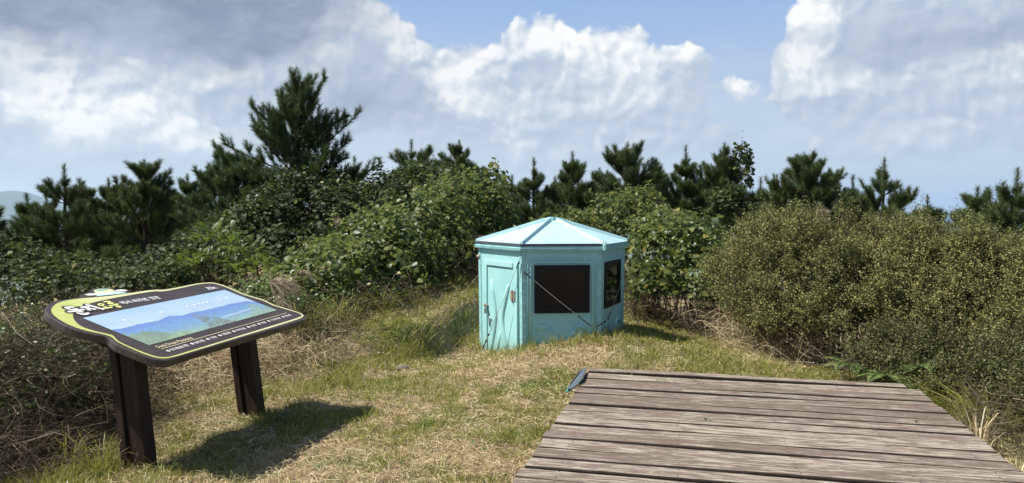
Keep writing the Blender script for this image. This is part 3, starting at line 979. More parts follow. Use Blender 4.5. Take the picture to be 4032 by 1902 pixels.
m_green, nt = mat('lime_green_print')
tcn = nt.n('ShaderNodeTexCoord')
gn_ = nt.noise(nt.xyz(nt.m('MULTIPLY', nt.vm('DOT_PRODUCT', tcn.outputs['Object'], tuple(bu), out=1), 2.5), nt.m('MULTIPLY', nt.vm('DOT_PRODUCT', tcn.outputs['Object'], tuple(bv), out=1), 60.0)), 1.0, 4, .6)
gu_ = nt.step(nt.vm('DOT_PRODUCT', nt.vm('SUBTRACT', tcn.outputs['Object'], tuple(Q0l)), tuple(bu), out=1), .10, .50)
finish(nt, principled(nt, nt.mix(gu_, nt.ramp(gn_, [(.35, (.40, .45, .12)), (.6, (.52, .57, .17))]), nt.ramp(gn_, [(.35, (.56, .57, .28)), (.6, (.66, .66, .36))])), .42, .5).outputs[0])
m_white = plain('white_print', (.74, .74, .72), .5, .4)
m_lime = plain('pale_lime_print', (.74, .78, .26), .5, .4)
m_cream = plain('cream_print', (.72, .66, .40), .5, .4)
m_brown = plain('brown_print', (.040, .032, .028), .45, .5)
# green border: outer edge all round, inner edge leaves the wide lime field at the left end
g_outer = uvs([(1500, 195), (1200, 240), (1000, 268), (850, 285), (540, 308), (340, 335), (225, 372), (170, 420), (150, 455), (160, 505), (215, 560), (320, 625), (440, 682), (560, 722), (700, 755), (840, 783), (940, 812), (985, 860), (1040, 895), (1200, 968), (1420, 1060), (1550, 1092), (1640, 1097), (1720, 1086)], *O1, s1) + \
          uvs([(420, 1037), (1000, 856), (1600, 676), (1900, 585), (1950, 560), (1968, 540), (1950, 520), (1900, 492), (1800, 462), (1680, 425), (1590, 400), (1530, 372), (1480, 345), (1420, 320), (1300, 288), (1190, 255), (1100, 215), (1000, 170), (900, 135), (800, 108), (740, 104), (640, 110), (550, 122), (300, 175), (130, 202)], *O2, s2)
g_inner = uvs([(1500, 220), (1200, 268), (1000, 305), (850, 335), (700, 370), (590, 405), (520, 445), (470, 480), (446, 520), (455, 575), (500, 635), (570, 682), (680, 722), (800, 752), (900, 772), (975, 795), (1015, 850), (1060, 880), (1200, 945), (1420, 1035), (1560, 1073), (1640, 1076), (1720, 1064)], *O1, s1) + \
          uvs([(420, 1013), (1000, 835), (1600, 652), (1850, 575), (1920, 548), (1935, 535), (1915, 518), (1880, 500), (1800, 475), (1670, 437), (1570, 408), (1510, 382), (1460, 355), (1400, 332), (1290, 300), (1170, 265), (1080, 225), (985, 182), (890, 148), (800, 122), (740, 118), (650, 124), (550, 140), (300, 195), (130, 226)], *O2, s2)
g_outer = smooth_poly(g_outer, 1); g_inner = smooth_poly(g_inner, 1)
ga_i = np.array(g_inner)
g_thin = []
for q in g_outer:                                        # the printed stripe sits well inside the dark rim
    dv = ga_i - np.array(q); l_ = np.linalg.norm(dv, axis=1); k0 = int(l_.argmin())
    g_thin.append(tuple(np.array(q) + dv[k0] / (l_[k0] + 1e-9) * min(.36 * l_[k0], .008)))
g_outer = g_thin
w3 = lambda q, h: Q0l + bu * q[0] + bv * q[1] + bn * h
sg = np.dot(np.cross(bu, bv), bn)
m_ = len(g_outer)
assert len(g_inner) >= 10
def resamp(p, n_):
    p = np.array(p + [p[0]]); L = np.concatenate([[0], np.cumsum(np.linalg.norm(np.diff(p, axis=0), axis=1))])
    return np.stack([np.interp(np.linspace(0, L[-1], n_, endpoint=False), L, p[:, c]) for c in (0, 1)], 1)
# pair each inner vertex with the outer one of the same index (both lists run through the same stations)
k_ = min(len(g_outer), len(g_inner))
go_ = resamp(g_outer, 400)
gi_ = resamp(g_inner, 400)
V = [w3(q, .0015) for q in g_outer] + [w3(q, .0015) for q in g_inner]
import mathutils.geometry as mg
tris = mg.tessellate_polygon([[Vector((a, b, 0)) for a, b in g_outer], [Vector((a, b, 0)) for a, b in g_inner]])
F = []
for t in tris:
    a, b, c = [Vector(V[i_]) for i_ in t]
    F.append(tuple(t) if (b - a).cross(c - a).dot(Vector(bn)) > 0 else tuple(t)[::-1])
new_mesh('green_border', V, F, m_green, False, panel)

# the printed panorama
pw, ph = 330, 112
S, T = np.meshgrid((np.arange(pw) + .5) / pw, (np.arange(ph) + .5) / ph)
ridge_px = [(150 + 960 * s1, 1080 + 716 * s1), (150 + 1080 * s1, 1080 + 706 * s1), (150 + 1150 * s1, 1080 + 688 * s1), (150 + 1300 * s1, 1080 + 650 * s1), (150 + 1450 * s1, 1080 + 621 * s1), (150 + 1560 * s1, 1080 + 602 * s1),
            (150 + 1640 * s1, 1080 + 562 * s1), (150 + 1700 * s1, 1080 + 541 * s1), (150 + 1870 * s1, 1080 + 536 * s1), (600 + 500 * s2, 1080 + 500 * s2), (600 + 620 * s2, 1080 + 481 * s2), (600 + 760 * s2, 1080 + 450 * s2),
            (600 + 860 * s2, 1080 + 426 * s2), (600 + 1010 * s2, 1080 + 386 * s2), (600 + 1120 * s2, 1080 + 366 * s2), (600 + 1220 * s2, 1080 + 351 * s2), (600 + 1340 * s2, 1080 + 362 * s2)]
rp = sorted([(a / BW, b / BH) for a, b in (uv(*p) for p in ridge_px)])
rs_, rt_ = zip(*rp)
ridge_t = np.interp(S, [0] + list(rs_) + [1], [rt_[0] + .05] + list(rt_) + [rt_[-1] + .03])
def fb_(x, y, sc, seed):
    return sum(vnoise(x, y, sc * 2 ** o_, seed + o_) / 2 ** o_ for o_ in range(4)) / 1.875
sky_c = np.stack([.33 + .24 * T + .20 * (fb_(S * 3, T * 3, 2.0, 3) - .4), .58 + .16 * T + .14 * (fb_(S * 3, T * 3, 2.0, 3) - .4), .92 + 0 * T], -1)
below = np.clip((T - ridge_t) / np.maximum(1 - ridge_t, .05), 0, 1)
n_a = fb_(S * 3, T, 9, 11); n_b = fb_(S * 3, T, 26, 21)
c_far = np.array([.045, .19, .66]); c_mid = np.array([.075, .30, .62]); c_near = np.array([.22, .44, .34])
land = c_far * (1 - sstep(below, .0, .45))[..., None] + c_mid * sstep(below, 0, .45)[..., None]
land = land * (1 - sstep(below, .45, 1.0))[..., None] + c_near * sstep(below, .45, 1.0)[..., None]
land = land * (.72 + .56 * n_b)[..., None]
streak = np.exp(-((T - (.80 - .16 * (S - .6) + .02 * (n_a - .5))) / .012) ** 2) * sstep(S, .56, .62) * sstep(S, .95, .86)
land = land * (1 - .75 * streak)[..., None] + np.array([.75, .85, .95]) * (.75 * streak)[..., None]
img = np.where((T > ridge_t)[..., None], land, sky_c)
def treem(cx_, w_, top, dens):
    h_ = np.exp(-((S - cx_) / w_) ** 2)
    lim = 1.02 - (1.02 - top) * h_ + .16 * (fb_(S * 3, T * .6, 30, 41) - .5)
    return (T > lim) & (fb_(S * 3, T, 34, 51) > dens)
for cx_, w_, top, dens, c_ in ((.08, .15, .66, .30, (.11, .20, .10)), (.0, .10, .60, .38, (.15, .26, .12)), (.22, .07, .84, .35, (.20, .36, .14)), (.50, .062, .52, .42, (.07, .13, .11)), (.555, .05, .70, .40, (.08, .16, .11)), (.93, .12, .62, .46, (.19, .36, .22))):
    mk = treem(cx_, w_, top, dens)
    img[mk] = np.array(c_) * (.6 + .9 * n_b[mk])[:, None]
P3 = Q0l + S[..., None] * BW * bu + T[..., None] * BH * bv + .0022 * bn
# grid runs edge to edge
S2 = (np.arange(pw)) / (pw - 1); T2 = np.arange(ph) / (ph - 1)
SS, TT = np.meshgrid(S2, T2)
P3 = Q0l + SS[..., None] * BW * bu + TT[..., None] * BH * bv + .0022 * bn
I, J = np.meshgrid(np.arange(pw - 1), np.arange(ph - 1)); b_ = (J * pw + I).reshape(-1)
Fq = np.stack([b_, b_ + pw, b_ + pw + 1, b_ + 1], 1)
v0 = P3.reshape(-1, 3)
if np.dot(np.cross(v0[pw] - v0[0], v0[1] - v0[0]), bn) < 0: Fq = Fq[:, ::-1]
m_print, nt = mat('printed_panorama')
at_ = nt.n('ShaderNodeAttribute', attribute_name='print')
finish(nt, principled(nt, at_.outputs['Color'], .38, .5).outputs[0])
pic = new_mesh('panorama_picture', v0, Fq, m_print, False, panel, cols=np.clip(img.reshape(-1, 3) * .58 + .12, 0, 1))
m_line = plain('grey_line_print', (.30, .40, .50), .5, .4)
# numbered markers with leader lines on the picture
for (a, b, c, d) in ((150 + 1113 * s1, 1080 + 597 * s1, 150 + 1280 * s1, 1080 + 660 * s1), (150 + 1585 * s1, 1080 + 495 * s1, 150 + 1705 * s1, 1080 + 542 * s1), (600 + 448 * s2, 1080 + 420 * s2, 600 + 612 * s2, 1080 + 484 * s2), (600 + 541 * s2, 1080 + 401 * s2, 600 + 765 * s2, 1080 + 450 * s2), (600 + 602 * s2, 1080 + 387 * s2, 600 + 785 * s2, 1080 + 478 * s2),
                     (600 + 655 * s2, 1080 + 375 * s2, 600 + 826 * s2, 1080 + 440 * s2), (600 + 700 * s2, 1080 + 366 * s2, 600 + 858 * s2, 1080 + 428 * s2), (600 + 871 * s2, 1080 + 328 * s2, 600 + 1015 * s2, 1080 + 388 * s2), (600 + 963 * s2, 1080 + 309 * s2, 600 + 1118 * s2, 1080 + 372 * s2)):
    p = uv(a, b); q = uv(c, d)
    ld = MB(); mk = MB()
    stroke(ld, [p, q], .0022, .0030, n=0)
    ring = [(p[0] + .013 * math.cos(t), p[1] + .013 * math.sin(t)) for t in np.linspace(0, 2 * PI, 14, endpoint=False)]
    mk.add([w3(x_, .0036) for x_ in (ring if sg > 0 else ring[::-1])], [tuple(range(14))])
    mk.build('number_marker', m_white, panel)
    ld.build('leader_line', m_line, panel)

# hand-drawn title in two colours over a dark bubble
def zp(pts, ox, oy, s):
    return [uv(ox + a * s, oy + b * s) for a, b in pts]
zA = (160, 1120, 300 / 2025.); zB = (380, 1140, 300 / 2576.)
white_strokes = [zp([(850, 612), (760, 612), (650, 626), (720, 655), (800, 683), (880, 680), (955, 665)], *zA), zp([(752, 738), (900, 725), (1030, 700), (1125, 678)], *zA), zp([(965, 712), (1030, 730), (1095, 744)], *zA),
                 zp([(995, 772), (1060, 795), (1130, 808), (1190, 806), (1255, 776)], *zA), zp([(1085, 622), (1170, 618), (1255, 603)], *zA), zp([(1185, 618), (1240, 655), (1284, 692)], *zA), zp([(1275, 640), (1340, 662), (1432, 670)], *zA),
                 zp([(1225, 553), (1390, 596), (1520, 638), (1642, 670)], *zA)]
lime_strokes = [zp([(1685, 603), (1740, 615), (1790, 633)], *zA), zp([(1655, 650), (1760, 640), (1885, 615)], *zA), zp([(260, 435), (330, 420), (405, 412), (440, 430), (465, 452), (420, 466), (385, 482), (430, 497), (490, 492), (560, 472)], *zB),
                zp([(440, 556), (570, 545), (650, 525), (708, 505)], *zB)]
rings = [zp([(1600 + 66 * math.cos(t), 551 + 24 * math.sin(t)) for t in np.linspace(0, 2 * PI, 14, endpoint=False)], *zA), zp([(650, 575), (745, 566), (822, 610), (735, 618)], *zB)]
halo = MB()
for st_ in white_strokes: stroke(halo, st_, .058, .0028)
for e_, st_ in enumerate(lime_strokes[:2]): stroke(halo, st_, .05, .0028)
halo.build('title_bubble', m_brown, panel)
tw_ = MB(); tl_ = MB()
for e_, st_ in enumerate(white_strokes): stroke(tw_, st_, .024, .0040 + .0001 * e_)
for e_, st_ in enumerate(lime_strokes): stroke(tl_, st_, .017, .0040 + .0001 * e_)
for e_, st_ in enumerate(rings): stroke(tl_, st_, .014, .0046 + .0001 * e_, closed=True, n=1)
tw_.build('white_title_lettering', m_white, panel); tl_.build('lime_title_lettering', m_lime, panel)

def lettering(name, text, p0, p1, height, m, h=.003, bold=0.0, shear=0.0):
    """type set along the board from p0 to p1 (u, v of the baseline)"""
    cu = bpy.data.curves.new(name, 'FONT')
    cu.body = text; cu.size = 1.0; cu.offset = bold; cu.resolution_u = 2
    tmp = bpy.data.objects.new(name, cu); COL.objects.link(tmp)
    bpy.context.view_layer.update()
    me = bpy.data.meshes.new_from_object(tmp.evaluated_get(bpy.context.evaluated_depsgraph_get()))
    bpy.data.objects.remove(tmp); bpy.data.curves.remove(cu)
    co_ = np.empty(len(me.vertices) * 3); me.vertices.foreach_get('co', co_); co_ = co_.reshape(-1, 3)
    fs = [tuple(p.vertices) for p in me.polygons]
    bpy.data.meshes.remove(me)
    x0, x1 = co_[:, 0].min(), co_[:, 0].max(); y1 = co_[:, 1].max(); y0_ = min(0, co_[:, 1].min())
    p0, p1 = np.array(p0), np.array(p1); L = np.linalg.norm(p1 - p0); d = (p1 - p0) / L
    perp = np.array([d[1], -d[0]])                        # up the board (towards -v)
    if perp[1] > 0: perp = -perp
    xs = (co_[:, 0] - x0) / (x1 - x0) * L; ys = co_[:, 1] / y1 * height
    Q2 = p0 + xs[:, None] * d + ys[:, None] * perp
    V = Q0l + Q2[:, :1] * bu + Q2[:, 1:] * bv + h * bn
    a, b, c = (V[i_] for i_ in fs[0][:3])
    if np.dot(np.cross(b - a, c - a), bn) < 0: fs = [f[::-1] for f in fs]
    return new_mesh(name, V, fs, m, False, panel)
lettering('subtitle_lettering', '에서 바라본 경관', zp([(905, 508)], *zB)[0], zp([(2195, 303)], *zB)[0], .056, m_white, bold=.012)
zC = (600, 1280, 300 / 2430.); zD = (840, 1220, 380 / 2576.)
lettering('english_lettering', 'Dunji Oreum Panorama', zp([(205, 742)], *zC)[0], zp([(1310, 440)], *zC)[0], .034, m_cream, bold=.006)
ul = MB(); stroke(ul, [zp([(285, 775)], *zC)[0], zp([(1955, 88)], *zD)[0]], .0045, .003, n=0)
ul.build('rule_line', m_cream, panel)
names_ = ['돗오름(돝오름)', '높은오름', '거오름', '안돌오름', '비치미오름', '성오름', '민오름', '거슨새미오름', '칡오름']
spots_ = [zp([(505, 828), (640, 825), (1182, 662)], *zC), zp([(1272, 602), (1400, 598), (1690, 515)], *zC), zp([(1768, 455), (1890, 450), (2075, 398)], *zC), zp([(178, 690), (275, 685), (487, 625)], *zD), zp([(545, 580), (645, 575), (882, 512)], *zD), zp([(940, 467), (1035, 463), (1165, 423)], *zD),
          zp([(1217, 383), (1310, 380), (1427, 348)], *zD), zp([(1478, 305), (1570, 300), (1815, 233)], *zD), zp([(1860, 193), (1945, 192), (2090, 152)], *zD)]
for e_, (nm, sp3) in enumerate(zip(names_, spots_)):
    p = sp3[0]
    ring = [(p[0] + .0145 * math.cos(t), p[1] + .0145 * math.sin(t)) for t in np.linspace(0, 2 * PI, 14, endpoint=False)]
    dm_ = MB(); dm_.add([w3(x_, .0026) for x_ in (ring if sg > 0 else ring[::-1])], [tuple(range(14))])
    dm_.build('number_disc', m_white, panel)
    lettering('place_name', nm, sp3[1], sp3[2], .029, m_white, bold=.012)
    lettering('place_number', str(e_ + 1), (p[0] - .004, p[1] + .007), (p[0] + .004, p[1] + .007), .014, m_brown, h=.0034)
# little brush-written island mark at the upper right
zE = (790, 1090, 210 / 2576.)
jm = MB()
for st_ in ([(240, 540), (300, 538), (360, 522)], [(350, 535), (410, 575), (440, 585), (330, 588)], [(420, 490), (480, 508)], [(455, 555), (540, 535), (560, 548), (480, 562), (590, 572)], [(600, 540), (640, 545), (670, 590)], [(600, 525), (640, 515), (710, 528)], [(640, 575), (675, 600)]):
    stroke(jm, zp(st_, *zE), .010, .003 + .0001 * len(jm.v) / 20)
stroke(jm, zp([(380, 640), (610, 598)], *zE), .006, .003, n=0); stroke(jm, zp([(730, 570), (865, 548)], *zE), .006, .003, n=0)
jm.build('island_mark', m_white, panel)
# crater-shaped emblem on a tab rising behind the upper edge
tab = smooth_poly(zp([(1030, 330), (1045, 285), (1085, 240), (1180, 222), (1290, 205), (1305, 165), (1370, 115), (1480, 90), (1640, 78), (1790, 85), (1900, 108), (1990, 120)], *zA) + uvs([(1000, 186), (1060, 184), (1150, 196), (1195, 225), (1215, 262)], *O1, s1) + zp([(1500, 420)], *zA), 1)
emb = on_board(tab, -.050, -.004).build('emblem_tab', m_bwood, board, bevel=.006)
flat('crater_cone', smooth_poly(zp([(1415, 160), (1430, 140), (1520, 118), (1640, 108), (1760, 106), (1830, 112), (1960, 150), (1950, 190), (1800, 210), (1650, 235), (1480, 235), (1430, 190)], *zA), 1), -.0020, plain('pale_yellow_print', (.74, .80, .42), .5, .4), emb)
flat('crater_lake', smooth_poly(zp([(1440, 158), (1500, 138), (1620, 118), (1760, 112), (1825, 122), (1790, 142), (1680, 158), (1540, 168)], *zA), 1), -.0010, plain('sage_print', (.22, .40, .33), .5, .4), emb)
flat('ice_blue_field', smooth_poly(zp([(1470, 300), (1560, 240), (1660, 222), (1780, 230), (1800, 205), (1920, 200), (1990, 170)], *zA) + zp([(620, 70), (800, 80), (1075, 108), (900, 150), (500, 200), (0, 215)], *zB), 1), -.0011, plain('ice_blue_print', (.52, .76, .76), .5, .4), emb)
for ctr in (zp([(1165, 268), (1260, 242), (1400, 235), (1530, 240), (1560, 262), (1400, 290), (1240, 292)], *zA), zp([(600, 40), (700, 5), (850, -8), (1000, 8), (1058, 35), (950, 60), (820, 70), (680, 62)], *zB)):
    pp = smooth_poly(ctr, 1)
    area = sum(a[0] * b[1] - a[1] * b[0] for a, b in zip(pp, pp[1:] + pp[:1]))
    if area * sg < 0: pp = pp[::-1]
    cl_ = MB(); cl_.add([w3(q, -.0004) for q in pp], [tuple(range(len(pp)))])
    cl_.build('cloud_shape', m_white, emb)

# under-frame and the two three-board posts, leaning back like the panel
m_pwood, nt = mat('dark_brown_post_timber')
ob = nt.n('ShaderNodeTexCoord').outputs['Object']
gw = nt.noise(nt.vm('MULTIPLY', ob, (26, 26, 1.6)), 1.0, 6, .68)
sc2 = nt.step(nt.noise(nt.vm('MULTIPLY', ob, (30, 30, 9)), 1.0, 3, .6), .70, .76)
finish(nt, principled(nt, nt.mix(nt.m('MULTIPLY', sc2, .5), nt.ramp(gw, [(.3, (.013, .008, .0055)), (.55, (.030, .017, .0115)), (.78, (.054, .034, .024))]), (.09, .07, .05, 1)), .65, .25, normal=bump(nt, gw, .35, .004)).outputs[0])
hv = np.array([bv[0], bv[1], 0]); hv /= np.linalg.norm(hv)
hu = np.array([bu[0], bu[1], 0]); hu /= np.linalg.norm(hu)
def post(bpx, bpy_, depth, tpx, tpy):
    foot = at_depth(bpx, bpy_, depth)
    foot[2] = float(ground_z(foot[0], foot[1])) - .12
    # the top lies on the plane 55 mm under the panel's face, in the upright plane through the foot that holds hv
    lean = None
    best = None
    for th in np.linspace(0, .35, 71):
        d = -hv * math.sin(th) + UP * math.cos(th)
        t = np.dot(bn, (Q[0] - bn * .052) - foot) / np.dot(bn, d)
        p = foot + d * t
        rel_ = p - cam0
        zz = rel_[1] * CP - rel_[2] * SP
        e_ = abs(CX + FPX * rel_[0] / zz - tpx)
        if best is None or e_ < best[0]: best = (e_, d, t)
    d, t = best[1], best[2]
    pr = None
    for (off, hw, hth, dn) in ((-.072, .028, .052, 0), (-.001, .031, .038, .006), (.070, .030, .057, 0)):
        mb = MB()
        e1 = d * (t / 2)
        # cut the top along the panel's underside
        tops = t + off * (-np.dot(bn, hv) / np.dot(bn, d))
        c0 = foot + hv * off
        sl_ = -np.dot(bn, hv) / np.dot(bn, d)
        V = []
        for zz_ in (0, 1):
            for a_, b__ in ((-hw, -hth), (hw, -hth), (hw, hth), (-hw, hth)):
                s_ = -np.dot(bn, hv * a_ + hu * b__) / np.dot(bn, d) if zz_ else 0
                V.append(c0 + hv * a_ + hu * b__ + d * ((tops + s_ - .001) if zz_ else 0) - np.array(BO))
        fc = [(0, 3, 2, 1), (4, 5, 6, 7), (0, 1, 5, 4), (1, 2, 6, 5), (2, 3, 7, 6), (3, 0, 4, 7)]
        if np.dot(np.cross(hv, hu), d) < 0: fc = [f[::-1] for f in fc]
        mb.add(V, fc)
        if pr is None: pr = mb.build('post', m_pwood, board, bevel=.005)
        else: mb.build('post_board', m_pwood, pr, bevel=.005)
    return foot, d, t
pA = post(556, 1845, 5.02, 492, 1392)
pB = post(998, 1636, 6.30, 940, 1345)
rl = MB()
for (f, d, t) in (pA, pB):
    p = f + d * (t - .055)
    # bearer under the panel along v, on both sides of the post
    for sgn in (-1, 1):
        c = p + hu * sgn * .078
        c = c - bn * (np.dot(bn, c - Q[0]) + .052 + .041)
        cu_ = np.dot(c - Q[0], bv)
        c = c + bv * (BH * .5 - cu_)
        rl_ = MB(); rl_.box(c - np.array(BO), bv * .33, bu * .019, bn * .040)
        rl_.build('bearer', m_pwood, board, bevel=.004)
sc_b = MB()
f, d, t = pA
p = f + d * (t - .06) - hv * .10 - hu * .105
sc_b.tube([p - np.array(BO), p - hu * .012 - np.array(BO)], [.012, .008], 8)
sc_b.build('bolt_head', m_steel, board)

# ------------------------------------------------------------------ foliage materials
m_needle = leaf_mat('pine_needles', [(0, (.028, .050, .018)), (.4, (.060, .092, .030)), (.8, (.108, .142, .048)), (1, (.17, .185, .065))], .2, (.10, .16, .03), .5, spec=.35)
m_bark = plain('pine_bark', (.055, .042, .034), .9, .2, vary=.5, scale=14)
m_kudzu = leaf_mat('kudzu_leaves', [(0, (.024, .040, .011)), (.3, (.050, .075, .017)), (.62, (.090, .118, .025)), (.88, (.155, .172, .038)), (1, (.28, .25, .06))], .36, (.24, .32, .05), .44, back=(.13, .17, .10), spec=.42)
m_kudzu_dark = leaf_mat('shaded_vine_leaves', [(0, (.016, .029, .010)), (.5, (.034, .055, .015)), (.85, (.068, .090, .024)), (1, (.14, .14, .042))], .22, (.16, .22, .04), .58, back=(.07, .10, .05), spec=.25)  # darker vine leaves, the shade under the pines painted into the colour
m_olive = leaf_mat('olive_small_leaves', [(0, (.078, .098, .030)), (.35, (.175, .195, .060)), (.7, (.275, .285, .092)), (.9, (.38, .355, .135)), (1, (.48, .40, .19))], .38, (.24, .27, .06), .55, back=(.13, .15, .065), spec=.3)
m_olive_shaded = leaf_mat('shaded_olive_leaves', [(0, (.040, .052, .017)), (.4, (.085, .098, .032)), (.8, (.135, .145, .048)), (1, (.22, .19, .08))], .22, (.2, .24, .05), .55, back=(.08, .10, .045), spec=.3)  # olive colours darkened to paint in the low bush's own shadow
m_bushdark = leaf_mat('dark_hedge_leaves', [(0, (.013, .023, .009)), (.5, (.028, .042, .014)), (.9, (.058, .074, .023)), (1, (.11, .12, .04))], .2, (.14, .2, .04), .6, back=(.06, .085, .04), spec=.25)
m_feather = leaf_mat('feathery_leaves', [(0, (.045, .078, .016)), (.5, (.085, .125, .023)), (1, (.16, .20, .036))], .32, (.30, .42, .05), .45)
m_fern = leaf_mat('fern_leaves', [(0, (.06, .11, .03)), (.6, (.12, .19, .05)), (1, (.22, .28, .09))], .3, (.3, .4, .08), .5)
m_stem = plain('woody_stem', (.075, .052, .036), .9, .2, vary=.45, scale=9)
m_drystem = leaf_mat('dry_stems', [(0, (.028, .021, .014)), (.5, (.066, .051, .034)), (.85, (.15, .12, .08)), (1, (.46, .39, .28))], .1, (.4, .3, .15), .7, spec=.2)
m_straw = leaf_mat('dry_straw', [(0, (.13, .092, .050)), (.2, (.31, .235, .128)), (.55, (.53, .42, .235)), (.88, (.70, .585, .36)), (1, (.80, .71, .51))], .15, (.55, .42, .2), .65, spec=.25)
m_grass = leaf_mat('green_grass_blades', [(0, (.085, .105, .020)), (.4, (.185, .21, .038)), (.8, (.32, .315, .068)), (1, (.52, .45, .18))], .38, (.40, .42, .07), .45, spec=.35)
m_plume = leaf_mat('silvery_plume', [(0, (.30, .21, .15)), (.5, (.46, .36, .26)), (1, (.66, .57, .45))], .3, (.6, .5, .35), .6, spec=.2)
m_weed = leaf_mat('weed_leaves', [(0, (.045, .085, .022)), (.6, (.085, .14, .034)), (1, (.16, .20, .055))], .25, (.25, .36, .06), .42)

def rand_unit(n):
    v = rng.normal(size=(n, 3)); return v / np.linalg.norm(v, axis=1, keepdims=True)

# ------------------------------------------------------------------ pines
def shoot_lines(P, d, L, up, k=5):
    """polylines (m,k,3) starting at P along d, bending upwards by up"""
    t = np.linspace(0, 1, k)[None, :, None]
    return P[:, None] + d[:, None] * L[:, None, None] * t + np.array([0, 0, 1.0]) * (up * L)[:, None, None] * t ** 2

def needles(lines, start, per_m, nl=.135, nw=.0085):
    """needle triangles round polylines from fraction start to the tip"""
    m, k, _ = lines.shape
    seg = np.linalg.norm(np.diff(lines, axis=1), axis=2).sum(1)
    cnt = np.maximum((seg * (1 - start) * per_m).astype(int), 6)
    own = np.repeat(np.arange(m), cnt); n = len(own)
    t = start[own] + (1 - start[own]) * rng.uniform(0, 1, n) ** .9
    f = t * (k - 1); i0 = np.minimum(f.astype(int), k - 2); fr = (f - i0)[:, None]
    A, B = lines[own, i0], lines[own, i0 + 1]
    p = A * (1 - fr) + B * fr
    d = (B - A); d /= np.linalg.norm(d, axis=1, keepdims=True) + 1e-9
    r = np.cross(d, rand_unit(n)); r /= np.linalg.norm(r, axis=1, keepdims=True) + 1e-9
    op = rng.uniform(.45, 1.0, n)[:, None] * np.where(t > .93, .55, 1.0)[:, None]
    nd = d * .75 + r * op; nd /= np.linalg.norm(nd, axis=1, keepdims=True)
    ln = nl * rng.uniform(.75, 1.2, n)[:, None]
    side = np.cross(nd, rand_unit(n)); side /= np.linalg.norm(side, axis=1, keepdims=True) + 1e-9
    V = np.stack([p - side * nw / 2, p + side * nw / 2, p + nd * ln + np.array([0, 0, -.006])], 1)
    return V.reshape(-1, 3), np.arange(n * 3).reshape(-1, 3)

